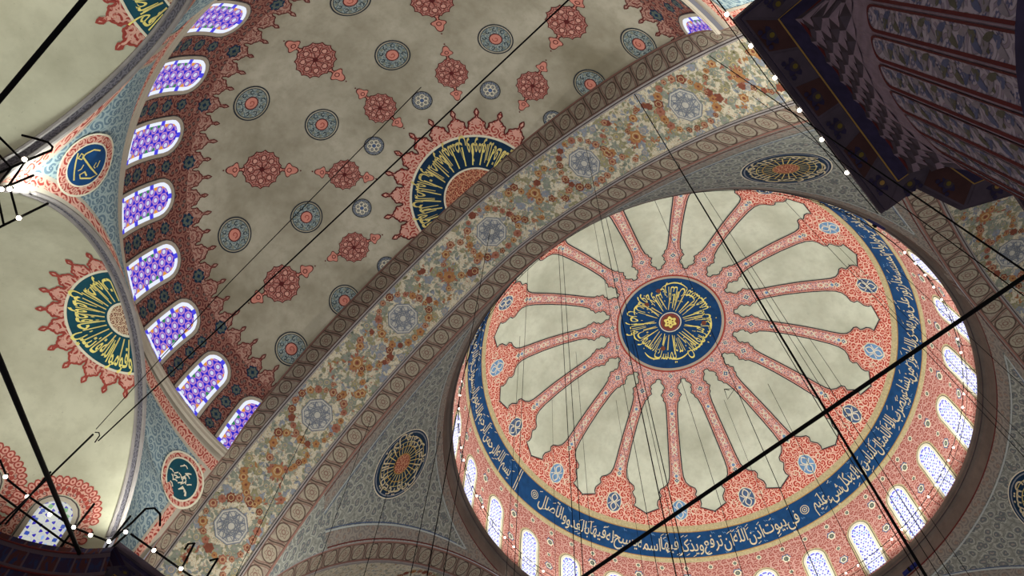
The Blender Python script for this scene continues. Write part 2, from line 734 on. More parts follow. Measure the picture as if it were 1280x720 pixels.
def at_s(T, s):
    lo, hi = 0, len(T) - 1
    if s <= T[0][2]: return T[0][0], T[0][1]
    if s >= T[-1][2]: return T[-1][0], T[-1][1]
    while hi - lo > 1:
        md = (lo + hi) // 2
        if T[md][2] <= s: lo = md
        else: hi = md
    f = (s - T[lo][2]) / (T[hi][2] - T[lo][2])
    return T[lo][0] * (1 - f) + T[hi][0] * f, T[lo][1] * (1 - f) + T[hi][1] * f


def arch4(y2, z2):
    """C3 -> C4: same direction from the centre of curvature, slightly further out"""
    sg = 1 if y2 >= 0 else -1
    q = abs(y2) + AE
    zz = z2 - AC
    L = hypot(q, zz)
    k = (L + .39) / L
    blend = min(1, abs(y2) / 2.0)
    return sg * max(0, (q * k - AE)) * blend + y2 * (1 - blend), AC + zz * k


# outer edge on the half dome side: the half-dome ellipse, then running down to the capital
C1 = []
for i in range(81):
    t = -pi / 2 + pi * i / 80
    C1.append((HR * sin(t) * .998, HZ + HB * cos(t)))
C1 = [(-12.0, 16.5), (-11.35, 20.3)] + C1 + [(11.35, 20.3), (12.0, 16.5)]
C1A = [atan2(y, z - 15.0) for y, z in C1]


def c1_at(y2, z2):
    a = atan2(y2, z2 - 15.0)
    if a <= C1A[0]: return C1[0]
    if a >= C1A[-1]: return C1[-1]
    for i in range(len(C1) - 1):
        if C1A[i] <= a <= C1A[i + 1]:
            f = (a - C1A[i]) / (C1A[i + 1] - C1A[i] + 1e-9)
            return C1[i][0] * (1 - f) + C1[i + 1][0] * f, C1[i][1] * (1 - f) + C1[i + 1][1] * f


def rot(k):
    c, s_ = [(1, 0), (0, 1), (-1, 0), (0, -1)][k % 4]
    return lambda x, y, z: (c * x - s_ * y, s_ * x + c * y, z)


def soffit_chart(k):
    T = rot(k)

    def M(s, x, off=0.0):
        y, z = at_s(A2, s)
        d = hypot(y, z - 18)
        f = 1 - off / d
        return T(-(X2 + X3) / 2 + x, y * f, 18 + (z - 18) * f)
    return M


def inner_chart(k):
    T = rot(k)

    def M(s, t, off=0.0):      # t across in metres, -.51..+.51
        y, z = at_s(A2, s)
        y4, z4 = arch4(y, z)
        f = (t + .51) / 1.02
        yy, zz, xx = y * (1 - f) + y4 * f, z * (1 - f) + z4 * f, -X3 * (1 - f) - X4 * f
        d = hypot(yy, zz - 18)
        g = 1 - off / d
        return T(xx, yy * g, 18 + (zz - 18) * g)
    return M


def outer_chart(k):
    T = rot(k)

    def M(s, t, off=0.0):      # -.6 (half dome side) .. +.6 (soffit side)
        y, z = at_s(A2, s)
        y1, z1 = c1_at(y, z)
        f = (t + .6) / 1.2
        yy, zz, xx = y1 * (1 - f) + y * f, z1 * (1 - f) + z * f, -15.97 * (1 - f) - X2 * f
        d = hypot(yy, zz - 18)
        g = 1 - off / d
        return T(xx - off * .5, yy * g, 18 + (zz - 18) * g)
    return M


def y4_of_z(z):
    q = (AR + .39) ** 2 - (z - AC) ** 2
    q = sqrt(max(q, 0)) - AE
    return max(q, 0)


ZTOP = AC + sqrt((AR + .39) ** 2 - AE * AE)      # crown of the inner edge
PT = []                                          # pendentive meridian: (rho, z, length from the top)
_n = 160
for i in range(_n + 1):
    z = 31.95 - (31.95 - 16.6) * (i / _n) ** 1.5
    if z >= ZTOP:
        rho = X4 - .06 * (z - ZTOP) / .5
    else:
        rho = hypot(X4, y4_of_z(z))
    L = 0 if i == 0 else PT[-1][2] + hypot(rho - PT[-1][0], z - PT[-1][1])
    PT.append((rho, z, L))
PLEN = PT[-1][2]


def pend_at(L):
    L = max(0, min(PLEN, L))
    lo, hi = 0, _n
    while hi - lo > 1:
        md = (lo + hi) // 2
        if PT[md][2] <= L: lo = md
        else: hi = md
    f = (L - PT[lo][2]) / (PT[hi][2] - PT[lo][2])
    return PT[lo][0] * (1 - f) + PT[hi][0] * f, PT[lo][1] * (1 - f) + PT[hi][1] * f


def pend_chart(k, L0=0.0):
    """chart on the pendentive at diagonal 45+90k deg: x to the viewer's right, y up from L0"""
    a0 = R(45 + 90 * k)

    def M(x, y, off=0.0):
        rho, z = pend_at(L0 - y)
        a = a0 - x / rho
        g = rho - off * .8
        return (g * cos(a), g * sin(a), z - off * .5)
    return M


def pend_half_angle(L):
    rho, z = pend_at(L)
    if z >= ZTOP: return pi / 4
    return pi / 4 - math.acos(min(1, X4 / rho)) if False else (pi / 4 - atan2(y4_of_z(z), X4))


# main dome
DR, DZ, DB = 11.9, 34.63, 9.84
DT = []
_m = 300
_L = 0
for i in range(_m + 1):
    ps = (pi / 2) * i / _m
    r_, z_ = DR * sin(ps), DZ + DB * cos(ps)
    if i: _L += hypot(r_ - DT[-1][0], z_ - DT[-1][1])
    DT.append((r_, z_, _L))
for z_ in (34.0, 33.4, 32.8, 32.42):
    _L += DT[-1][1] - z_
    DT.append((DR, z_, _L))
DLEN = _L


def tab_at(T, L):
    L = max(0, min(T[-1][2], L))
    lo, hi = 0, len(T) - 1
    while hi - lo > 1:
        md = (lo + hi) // 2
        if T[md][2] <= L: lo = md
        else: hi = md
    f = (L - T[lo][2]) / (T[hi][2] - T[lo][2])
    return T[lo][0] * (1 - f) + T[hi][0] * f, T[lo][1] * (1 - f) + T[hi][1] * f


def L_of_r(T, r):
    for i in range(len(T) - 1):
        if T[i][0] <= r <= T[i + 1][0]:
            f = (r - T[i][0]) / (T[i + 1][0] - T[i][0] + 1e-9)
            return T[i][2] * (1 - f) + T[i + 1][2] * f


def L_of_z(T, z):
    for i in range(len(T) - 1):
        if T[i][1] >= z >= T[i + 1][1]:
            f = (T[i][1] - z) / (T[i][1] - T[i + 1][1] + 1e-9)
            return T[i][2] * (1 - f) + T[i + 1][2] * f


def rev_point(T, cx, cy, a, L, off, refz):
    r_, z_ = tab_at(T, L)
    d = hypot(r_, z_ - refz)
    g = 1 - off / d
    return (cx + r_ * g * cos(a), cy + r_ * g * sin(a), refz + (z_ - refz) * g)


def rev_chart(T, cx, cy, refz, az, L0, mr=.4):
    """x to the viewer's right, y towards the crown"""
    a0 = R(az)

    def M(x, y, off=0.0):
        L = L0 - y
        r_, z_ = tab_at(T, L)
        return rev_point(T, cx, cy, a0 - x / max(r_, mr), L, off, refz)
    return M


def crown_chart(T, cx, cy, refz, az=0.0):
    """polar chart round the crown, as seen from below; y points to azimuth az"""
    def M(x, y, off=0.0):
        L = hypot(x, y)
        th = atan2(x, y)
        return rev_point(T, cx, cy, R(az) + th, L, off, refz)
    return M


def dome_chart(az, L0): return rev_chart(DT, 0, 0, 30, az, L0)


# half dome
HT = []
_L = 0
for i in range(201):
    ps = (pi / 2) * i / 200
    r_, z_ = HR * sin(ps), HZ + HB * cos(ps)
    if i: _L += hypot(r_ - HT[-1][0], z_ - HT[-1][1])
    HT.append((r_, z_, _L))
_L += .36
HT.append((HR, HZ - .36, _L))


def half_chart(az, L0):       # az measured from -X towards +Y
    M0 = rev_chart(HT, HX, 0, 21, 180 - az, L0)

    def M(x, y, off=0.0):
        p = M0(x, y, off)
        return (min(p[0], -15.975), p[1], p[2])
    return M


def dot_curve(f, n):
    return [f(i / n) for i in range(n + 1)]


# ------------------------------------------------------------------ MAIN DOME
mb = MB()
mb.grid(lambda a, b: (lambda an, L: (rev_point(DT, 0, 0, an, L, 0, 30), (an * 11.0, L)))(2 * pi * a, max(.001, DLEN * b)), 144, 48, 'dome_plaster')
dome = mb.build('dome', smooth=True)
structure(dome, 'great cream dome with sixteen red painted ribs and a navy inscription band', 'dome')

L_MED = L_of_r(DT, 2.96)
L_MED2 = L_of_r(DT, 3.12)
L_BI = L_of_r(DT, 10.81)
L_BO = L_of_r(DT, 11.46)
C0 = crown_chart(DT, 0, 0, 30, 0)

# band of writing
mb = MB()


def ringband(mb, L1, L2, mat, off, n=180, nl=4, T=DT, cx=0, cy=0, refz=30, a0=0, a1=2 * pi):
    mb.grid(lambda a, b: (lambda an, L: (rev_point(T, cx, cy, an, L, off, refz), (an * 11.0, L)))(a0 + (a1 - a0) * a, L1 * (1 - b) + L2 * b), n, nl, mat)


ringband(mb, L_BI - .34, L_BI, 'beige_gold', .02)
ringband(mb, L_BO, L_BO + .26, 'beige_gold', .02)
ringband(mb, L_BI, L_BO, 'navy', .022)
ringband(mb, L_BI, L_BI + .05, 'ochre_line', .026, nl=1)
ringband(mb, L_BO - .05, L_BO, 'ochre_line', .026, nl=1)
band = mb.build('inscription_band', dome, True)
tag(band, 'navy ring band edged with gold')
mb = MB()
BH = L_BO - L_BI
ch = dome_chart(0, L_BO)


def bx(az):
    return -R(az) * 11.15


t1 = 'في بيوت اذن الله ان ترفع ويذكر فيها اسمه يسبح له فيها بالغدو والآصال'.split()
t2 = ('بسم الله الرحمن الرحيم الله نور السموات والأرض مثل نوره كمشكوة فيها مصباح المصباح في زجاجة الزجاجة كأنها كوكب دري '
      'يوقد من شجرة مباركة زيتونة لا شرقية ولا غربية يكاد زيتها يضيء ولو لم تمسسه نار نور على نور يهدي الله لنوره من يشاء '
      'ويضرب الله الأمثال للناس والله بكل شيء عليم').split()


def Mband(x, y, off):
    L = L_BO - y
    return rev_point(DT, 0, 0, -x / 11.15, L, off, 30)


letter_line(mb, Mband, t1, bx(4), bx(85.5), .42, BH * .66, 'pale_letter', .04, .05, .004, .12)
letter_line(mb, Mband, t2, bx(98), bx(359), .42, BH * .66, 'pale_letter', .04, .05, .004, .12)
rnd = random.Random(3)
for i in range(330):          # vowel marks and small filling leaves
    az = rnd.uniform(3, 358)
    if 86 < az < 97: continue
    x, y = bx(az), rnd.choice((rnd.uniform(.12, .3), rnd.uniform(BH - .42, BH - .14), rnd.uniform(.3, BH - .3)))
    if rnd.random() < .6:
        mb.ribbon(Mband, [(x - .09, y - .05), (x, y), (x + .09, y + .06)], .035, 'pale_letter', .036)
    else:
        mb.ribbon(Mband, [(x - .09, y + .09), (x - .03, y - .03), (x + .02, y + .04), (x + .09, y - .03)], .028, 'blue_paint', .034)
for az in (1.5, 87.3):        # verse marks
    cx = bx(az)
    mb.ring(Mband, cx, BH * .55, .22, .26, 'pale_letter', .036, 20)
    mb.ring(Mband, cx, BH * .55, .11, .15, 'pale_letter', .036, 16)
    mb.disc(Mband, cx, BH * .55, .05, 'pale_letter', .036, 8, 1)
for dx in (0, .16):
    mb.ribbon(Mband, [(bx(95) + dx, .1), (bx(95) + dx, BH - .1)], .05, 'pale_letter', .038)
mb.build('lettering', band)

# painted red field between the band and the drum windows
mb = MB()
ringband(mb, L_BO + .26, DLEN, 'drum_red', .015, 200, 6)
rnd = random.Random(5)
ZW = L_of_z(DT, 35.9)
for k in range(54):
    az = -8 + 13.333 / 2 * k
    for L, rr in (((L_BO + .62), .15), ((L_BO + 1.25 if k % 2 else None), .22), ((ZW + .7 if k % 2 else None), .14), ((ZW + 1.5 if k % 2 else None), .2)):
        if L is None: continue
        Mx = dome_chart(az, L)
        mb.disc(Mx, 0, 0, lambda t: rr * 1.25 * (1 + .14 * cos(6 * t)), 'lattice_blue', .022, 18, 1)
        mb.disc(Mx, 0, 0, lambda t: rr * .95 * (1 + .12 * cos(6 * t)), 'cream', .026, 14, 1)
        mb.disc(Mx, 0, 0, rr * .62, 'dull_green', .028, 12, 1)
        mb.disc(Mx, 0, 0, rr * .3, 'green_grey', .03, 10, 1)
dp = mb.build('drum_painting', dome, True)
tag(dp, 'salmon scrollwork round the windows')

# sixteen painted ribs
PROF = [(2.9, .60), (3.3, .66), (3.66, .72), (3.72, .58), (3.88, .60), (4.02, .44), (4.2, .38), (4.3, .50), (4.42, .47), (4.6, .62), (4.78, .47), (4.9, .50), (5.02, .38), (5.5, .33),
        (6.5, .33), (7.5, .35), (8.4, .37), (8.8, .41), (9.05, .52), (9.2, .72), (9.32, 1.02), (9.45, 1.10), (9.58, 1.0), (9.66, 1.08),
        (9.8, 1.26), (9.95, 1.30), (10.06, 1.22), (10.12, 1.45), (10.2, 1.75), (10.26, 1.98), (10.3, 2.06)]
R2L = [(L_of_r(DT, r_), w_) for r_, w_ in PROF]
L_END = L_BI - .34
for k in range(16):
    az = -6.9 + 22.5 * k
    mb = MB()
    Mx = dome_chart(az, 0)
    lp = [(w_, -L) for L, w_ in R2L] + [(10.6 * R(11.25), -L_END)]
    # fill
    n = len(lp)
    for i in range(n - 1):
        (w0, y0), (w1, y1) = lp[i], lp[i + 1]
        for (a0, a1) in ((-1, -.5), (-.5, 0), (0, .5), (.5, 1)):
            q = [(w0 * a0, y0), (w0 * a1, y0), (w1 * a1, y1), (w1 * a0, y1)]
            mat = 'rib_red' if y0 > -R2L[17][0] else 'field_red'
            mb.face([Mx(x, y, .018) for x, y in q], [(x + k * 3.1, y) for x, y in q], mat)
    for sg in (-1, 1):
        edge = [(sg * w_, y) for w_, y in lp[2:-1]]
        mb.ribbon(Mx, edge, .055, 'dark_line', .034)
        mb.ribbon(Mx, [(sg * (abs(x) - .065), y) for x, y in edge], .05, 'pink_edge', .030)
        mb.ribbon(Mx, [(sg * (abs(x) - .115), y) for x, y in edge], .035, 'red_line', .032)
    # chain of lozenges up the rib
    y = -R2L[13][0]
    j = 0
    while y > -R2L[17][0]:
        for sg in (-1, 1):
            pts = [(sg * .13 * sin(2 * pi * t / 8), y - .62 * t / 8) for t in range(9)]
            mb.ribbon(Mx, pts, .055, 'cream', .030)
        mb.disc(Mx, 0, y - .155, lambda t: .085 + .02 * cos(4 * t), 'salmon' if j % 2 else 'blue_paint', .027, 12, 1)
        y -= .62
        j += 1
    for L, rr in ((L_of_r(DT, 3.45), .13), (L_of_r(DT, 4.55), .16), (L_of_r(DT, 8.95), .13)):
        mb.disc(Mx, 0, -L, lambda t: rr * (1.1 + .25 * cos(4 * t)), 'cream', .031, 16, 1)
        mb.disc(Mx, 0, -L, lambda t: rr * (.75 + .2 * cos(4 * t)), 'lattice_blue', .034, 16, 1)
        mb.disc(Mx, 0, -L, rr * .3, 'cream', .037, 8, 1)
    # the lozenge medallion at the foot
    yc = -L_of_r(DT, 10.12) + .02
    mb.disc(Mx, 0, yc, lambda t: .46 * (1 + .06 * cos(8 * t)) * (1 + .35 * abs(sin(t)) ** 2), 'cream', .031, 28, 2)
    mb.disc(Mx, 0, yc, lambda t: .41 * (1 + .35 * abs(sin(t)) ** 2), 'lattice_blue' if k % 2 else 'blue_paint', .034, 28, 2)
    for sg in (-1, 1):
        mb.ribbon(Mx, [(sg * .17 * sin(2 * pi * t / 12), yc + .5 - 1.0 * t / 12) for t in range(13)], .06, 'cream', .038)
        mb.ribbon(Mx, [(sg * .34, yc - .2), (sg * .1, yc), (sg * .32, yc + .22)], .055, 'cream', .038)
        mb.ribbon(Mx, [(sg * .75, yc - .35), (sg * .62, yc - .1), (sg * .78, yc + .12), (sg * .95, yc + .0), (sg * .86, yc - .14)], .05, 'cream', .036)
    rb = mb.build('painted_rib', dome)

# central roundel of the dome
mb = MB()
mb.ring(C0, 0, 0, L_MED2 - .02, L_MED2 + .08, 'red_line', .034, 96)
mb.ring(C0, 0, 0, L_MED, L_MED2, 'pale_surround', .030, 96)
mb.disc(C0, 0, 0, L_MED, 'navy', .028, 96, 6)
mb.ring(C0, 0, 0, .60, .66, 'cream', .036, 40)
mb.ring(C0, 0, 0, .50, .55, 'red_line', .036, 40)
mb.disc(C0, 0, 0, .50, 'maroon_petal', .034, 32, 2)
mb.disc(C0, 0, 0, lambda t: .34 + .06 * cos(6 * t), 'gold_bright', .040, 36, 2)
for q in range(6):
    mb.disc(C0, .17 * cos(q * pi / 3), .17 * sin(q * pi / 3), .05, 'maroon_petal', .044, 8, 1)
med = mb.build('central_roundel', dome, True)
tag(med, 'navy roundel at the crown ringed in red')


def circ_text(mb, Mpol, words, r0, hgt, mat, a_start=0.0, a_end=2 * pi, off=.05, gap=.08, bold=.01, lift=0.0):
    """letters round a circle, heads towards the centre as on a dome; Mpol chart is centred on the roundel"""
    def MM(x, y, off):
        th = -x
        r = r0 - y
        return Mpol(r * sin(th), r * cos(th), off)
    letter_line(mb, MM, words, -a_start, -a_end, 0, hgt, mat, off, gap, bold, lift)


mb = MB()
dome_words = 'ان الله يمسك السموات والأرض ان تزولا ولئن زالتا ان امسكهما من احد من بعده'.split()
circ_text(mb, C0, dome_words, 2.42, 1.35, 'gold_bright', 0, 2 * pi, .045, .05, -.004, .34)
rnd = random.Random(11)
for q in range(34):           # long rising strokes drawn to the centre
    a = q / 34 * 2 * pi + rnd.uniform(-.05, .05)
    r0_ = rnd.uniform(.75, .95)
    r1_ = rnd.uniform(1.5, 2.2)
    sk = rnd.choice((0, 0, .12, -.12))
    mb.ribbon(C0, [(r0_ * sin(a), r0_ * cos(a)), (r1_ * sin(a + sk), r1_ * cos(a + sk))], lambda t: .035 + .045 * t, 'gold' if q % 3 else 'gold_bright', .054)
for q in range(8):            # sweeping bowls
    a = q / 8 * 2 * pi + rnd.uniform(0, .5)
    r8, w8, h8 = rnd.uniform(1.9, 2.45), rnd.uniform(.35, .75), rnd.uniform(.12, .3)
    pts = [((r8 + h8 * sin(t * pi)) * sin(a + w8 * t), (r8 + h8 * sin(t * pi)) * cos(a + w8 * t)) for t in [i / 12 for i in range(13)]]
    mb.ribbon(C0, pts, lambda t: .03 + .06 * sin(pi * t), 'gold_bright', .056)
for q, (a, r_) in enumerate(((.9, 1.7), (3.0, 1.9), (3.5, 2.3), (5.4, 2.0))):
    mb.disc(C0, r_ * sin(a), r_ * cos(a), lambda t: .14 + .05 * cos(t), 'maroon_petal', .058, 14, 1)
for q in range(40):
    a, r_ = rnd.uniform(0, 2 * pi), rnd.uniform(1.2, 2.7)
    mb.disc(C0, r_ * sin(a), r_ * cos(a), .04, 'gold', .05, 6, 1)
mb.build('lettering', med)

# ------------------------------------------------------------------ cornice ring at the foot of the dome
mb = MB()
prof = [(11.96, 31.9), (11.90, 32.05), (11.80, 32.12), (11.80, 32.25), (11.72, 32.30), (11.70, 32.42), (11.72, 32.5), (11.95, 32.5)]


def revolve(mb, prof, mat, n=144, cx=0, cy=0, a0=0, a1=2 * pi):
    m_ = len(prof) - 1

    def fn(a, b):
        i = min(int(b * m_ + 1e-6), m_)
        an = a0 + (a1 - a0) * a
        return (cx + prof[i][0] * cos(an), cy + prof[i][0] * sin(an), prof[i][1]), (an * 10, prof[i][1])
    mb.grid(fn, n, m_, mat)


revolve(mb, prof, 'stone_band')
revolve(mb, [(11.795, 32.10), (11.765, 32.10), (11.765, 32.14), (11.795, 32.14)], 'moulding_dark')
cr = mb.build('cornice_dome_ring')
structure(cr, 'grey stone cornice ring at the foot of the great dome', 'cornice')

# ------------------------------------------------------------------ FOUR GREAT ARCHES
ARCH_LABEL = ['great floral arch between the near pier and the far left pier, six pale octagons along it',
              'great floral arch at the right, cut off by the dark pier capital',
              'great arch hidden behind the opening of the main dome',
              'great arch at the bottom edge below the oval navy roundel']
# k: 0 -> plane x=-X (west, the diagonal arch), 1 -> y=-X, 2 -> x=+X, 3 -> y=+X
rnd = random.Random(21)


def flower(mb, M, x, y, r, a, b, off):
    n = rnd.choice((5, 6, 7, 8))
    mb.disc(M, x, y, lambda t: r * (1 + .16 * cos(n * t)), a, off, 18, 1)
    if rnd.random() < .6:
        mb.ring(M, x, y, r * .5, r * .62, 'flower_heart', off + .003, 12)
    mb.disc(M, x, y, r * .3, b, off + .004, 8, 1)


def leafblob(mb, M, x, y, r, ang, mat, off):
    pts = [(x + r * t * cos(ang), y + r * t * sin(ang)) for t in (-1, -.5, 0, .5, 1)]
    mb.ribbon(M, pts, lambda t: r * .95 * sin(pi * min(.98, max(.06, t))), mat, off)


for k in range(4):
    T = rot(k)
    Ms, Mi, Mo = soffit_chart(k), inner_chart(k), outer_chart(k)
    mb = MB()
    ns = 110
    mb.grid(lambda a, b: (lambda s, x: (Ms(s, x), (s + 40 * k, x)))(-SMAX + 2 * SMAX * a, -1.211 + 2.422 * b), ns, 4, 'floral_ground')
    # outer mass of the arch above (faces away from view, closes the shell)
    ar = mb.build('arch', smooth=True)
    structure(ar, ARCH_LABEL[k], 'arch')
    mb = MB()
    mb.grid(lambda a, b: (lambda s, t: (Mo(s, t), (s, t)))(-SMAX + 2 * SMAX * a, -.6 + 1.2 * b), ns, 4, 'border_outer')
    mb.build('outer_border', ar, True)
    mb = MB()
    mb.grid(lambda a, b: (lambda s, t: (Mi(s, t), (s, t)))(-SMAX + 2 * SMAX * a, -.51 + 1.02 * b), ns, 4, 'border_inner')
    mb.build('inner_border', ar, True)
    # raised mouldings either side of the floral field
    for nm, xx in (('moulding', -1.19), ('moulding', 1.19)):
        mb = MB()
        for (w0, w1, h, mt) in ((-.07, -.02, .05, 'moulding_grey'), (-.02, .02, .02, 'moulding_dark'), (.02, .07, .05, 'moulding_grey')):
            prof_ = [(w0, 0), (w0, h), (w1, h), (w1, 0)]
            mb.grid(lambda a, b: (lambda i, s: (Ms(s, xx + prof_[i][0], prof_[i][1]), (s, b)))(min(3, int(b * 3 + .5)), -SMAX + 2 * SMAX * a), ns, 3, mt)
        mb.build(nm, ar)
    if k == 2:
        continue
    # painted octagons, wreaths and sprays
    fl = MB()
    step = 4.86
    smax = {0: 16.5, 1: 16.5, 3: 8}[k]
    j0 = int(smax / step) + 1
    for j in range(-j0, j0 + 1):
        s0 = j * step + .3
        if abs(s0) > smax + 1: continue
        mo = MB()
        oct_ = lambda t: .60 / cos(((t + pi / 8) % (pi / 4)) - pi / 8) * .96
        mo.disc(Ms, s0, 0, oct_, 'octagon_ground', .020, 32, 2)
        mo.ring(Ms, s0, 0, lambda t: oct_(t) * .94, oct_, 'octagon_line', .024, 32)
        mo.ring(Ms, s0, 0, lambda t: oct_(t) * .80, lambda t: oct_(t) * .84, 'octagon_line', .024, 32)
        for q in range(8):
            a = q * pi / 4
            for w_ in (.0, -.35, .28):
                a2 = a + 3 * pi / 4 + w_
                mo.ribbon(Ms, [(s0 + .5 * cos(a), .5 * sin(a)), (s0 + .5 * cos(a2), .5 * sin(a2))], .024, 'octagon_line', .026)
        mo.build('octagon_medallion', ar)
        # wreath
        for q in range(20):
            a = q / 20 * 2 * pi + .1
            rr = .93 + .06 * sin(3 * a)
            x, y = s0 + rr * 1.12 * cos(a), rr * sin(a)
            if abs(y) > 1.02: continue
            flower(fl, Ms, x, y, rnd.uniform(.09, .17), rnd.choice(('orange_flower', 'red_flower', 'red_flower', 'maroon_petal')), 'maroon_petal', .018)
        for q in range(30):
            a = rnd.uniform(0, 2 * pi)
            rr = .93 + rnd.uniform(-.08, .08)
            leafblob(fl, Ms, s0 + rr * 1.12 * cos(a), max(-1.05, min(1.05, rr * sin(a))), .06, rnd.uniform(0, 3.14), 'red_flower', .015)
        # garland diamond between the octagons
        sm = s0 + step / 2
        for sg in (-1, 1):
            for q in range(17):
                t = (q + .5) / 17
                x = s0 + .95 + (step - 1.9) * t + rnd.uniform(-.05, .05)
                y = sg * (1 if j % 2 else -1) * (.72 * sin(2 * pi * t) + .12 * sin(5 * pi * t)) + rnd.uniform(-.05, .05)
                if rnd.random() < .55:
                    flower(fl, Ms, x, y, rnd.uniform(.08, .17), rnd.choice(('orange_flower', 'red_flower', 'orange_flower', 'maroon_petal')), 'maroon_petal', .018)
                for z in range(2):
                    leafblob(fl, Ms, x + rnd.uniform(-.1, .1), max(-1.05, min(1.05, y + rnd.uniform(-.1, .1))), .08, rnd.uniform(0, 3.14), rnd.choice(('red_flower', 'orange_flower')), .015)
        flower(fl, Ms, sm, (-.15 if j % 2 else .15), .24, 'orange_flower', 'maroon_petal', .02)
        for q in range(10):
            a = rnd.uniform(0, 6.28)
            leafblob(fl, Ms, sm + .3 * cos(a), (-.15 if j % 2 else .15) + .3 * sin(a), .09, a, 'red_flower', .016)
        # grey green and grey blue sprays
        placed = []
        for q in range(260):
            x, y = s0 + rnd.uniform(.0, step), rnd.uniform(-1.08, 1.08)
            d0 = min(hypot(x - s0, y), hypot(x - s0 - step, y))
            if d0 < .72: continue
            if any(hypot(x - a, y - b) < .19 for a, b in placed): continue
            placed.append((x, y))
            cmat = rnd.choice(('green_grey', 'green_grey', 'grey_blue', 'olive_leaf'))
            if rnd.random() < .45:
                flower(fl, Ms, x, y, rnd.uniform(.10, .16), cmat, 'moulding_grey', .012)
            for z in range(4):
                a = rnd.uniform(0, 6.28)
                leafblob(fl, Ms, x + .14 * cos(a), max(-1.06, min(1.06, y + .14 * sin(a))), rnd.uniform(.07, .12), a, cmat, .011)
    fo = fl.build('painted_flowers', ar)
    tag(fo, 'orange, red and grey-green blossoms', kind='stuff')
    # wall strip between arch crown and half dome on the outside
# spandrel walls outside the shells of every side are left to the half domes

# ------------------------------------------------------------------ PENDENTIVES OF THE MAIN DOME
PL = {2: 'main-dome pendentive above the near pier, its navy oval half seen beside the dark capital',
      1: 'main-dome pendentive at lower left with a navy oval roundel',
      3: 'main-dome pendentive at the right edge with a cut navy roundel',
      0: 'main-dome pendentive hidden below the frame'}
# L of the medallion centre
for i in range(len(PT) - 1):
    if PT[i][1] >= 29.0 >= PT[i + 1][1]:
        LC = PT[i][2]
        break
for k in range(4):
    mb = MB()

    def fn(a, b):
        L = PLEN * b
        h = pend_half_angle(L)
        rho, z = pend_at(L)
        an = R(45 + 90 * k) + (1 - 2 * a) * h
        return (rho * cos(an), rho * sin(an), z), (-(1 - 2 * a) * h * rho + k * 50, -L)
    mb.grid(fn, 64, 70, 'grey_green')
    pd = mb.build('pendentive', smooth=True)
    structure(pd, PL[k], 'pendentive')
    if k == 0: continue
    Mp = pend_chart(k, LC)
    mb = MB()
    # framing bands: along both arch edges and along the ring
    def edge(off_in, L):
        rho, z = pend_at(L)
        h = pend_half_angle(L) - off_in / rho
        return h * rho

    Ls = [PLEN * (i / 60) ** 1.2 for i in range(61)]
    Ls = [L for L in Ls if edge(1.05, L) > .15]
    for sg in (-1, 1):
        a_ = [(sg * edge(.0, L), LC - L) for L in Ls]
        b_ = [(sg * edge(.80, L), LC - L) for L in Ls]
        for i in range(len(Ls) - 1):
            q = [a_[i], b_[i], b_[i + 1], a_[i + 1]]
            mb.face([Mp(x, y, .012) for x, y in q], q, 'pendentive_band')
        mb.ribbon(Mp, [(sg * edge(.86, L), LC - L) for L in Ls if L > 1.25],   .07, 'frame_line', .022)
        mb.ribbon(Mp, [(sg * edge(.96, L), LC - L) for L in Ls if L > 1.35], .035, 'lattice_blue', .022)
        mb.ribbon(Mp, [(sg * edge(.10, L), LC - L) for L in Ls], .05, 'dark_red', .022)
    w0 = pi / 4 * 11.9
    for i in range(40):
        f0, f1 = -1 + i / 20, -1 + (i + 1) / 20
        for y0, y1, mt in ((0, -.25, 'stone_band'), (-.25, -.5, 'stone_band'), (-.5, -.58, 'dark_red'), (-.58, -.85, 'pendentive_band'), (-.85, -1.15, 'pendentive_band')):
            ea, eb = edge(.02, -y0), edge(.02, -y1)
            q = [(f0 * ea, LC + y0), (f1 * ea, LC + y0), (f1 * eb, LC + y1), (f0 * eb, LC + y1)]
            mb.face([Mp(x, y, .016) for x, y in q], q, mt)
    ww = edge(.86, 1.25)
    mb.ribbon(Mp, [(-ww + 2 * ww * i / 30, LC - 1.22) for i in range(31)], .07, 'frame_line', .024)
    mb.build('painted_frame', pd)
    mb = MB()
    el = lambda s_: (lambda t: 1.42 * s_ / sqrt((cos(t)) ** 2 + (sin(t) / 1.12) ** 2))
    mb.disc(Mp, 0, 0, el(1.06), 'cream', .020, 56, 4)
    mb.disc(Mp, 0, 0, el(1.03), 'navy_deep', .024, 56, 4)
    mb.ring(Mp, 0, 0, el(.95), el(.985), 'grey_blue', .030, 56)
    mb.disc(Mp, 0, 0, el(.30), 'heart_red', .030, 28, 2)
    mb.ring(Mp, 0, 0, el(.29), el(.325), 'ochre_line', .034, 28)
    mb.ring(Mp, 0, 0, el(.53), el(.56), 'ochre_line', .032, 40)
    rl = mb.build('navy_roundel', pd)
    mb = MB()
    words = {1: 'يا حي يا قيوم يا ذا الجلال والاكرام', 2: 'الله نور السموات والارض', 3: 'لا اله الا الله الملك الحق المبين'}[k].split()
    circ_text(mb, Mp, words, 1.30, .62, 'pale_letter', .3, 2 * pi + .3, .04, .05, .008, .04)
    for rr_ in (.68, .82):
        mb.ring(Mp, 0, 0, el(rr_), el(rr_ + .018), 'gold', .034, 44)
    for q in range(24):
        a = q / 24 * 2 * pi
        mb.ribbon(Mp, [(.48 * sin(a), .52 * cos(a)), (1.0 * sin(a + .05), 1.1 * cos(a + .05))], .035, 'gold', .036)
    mb.build('lettering', rl)

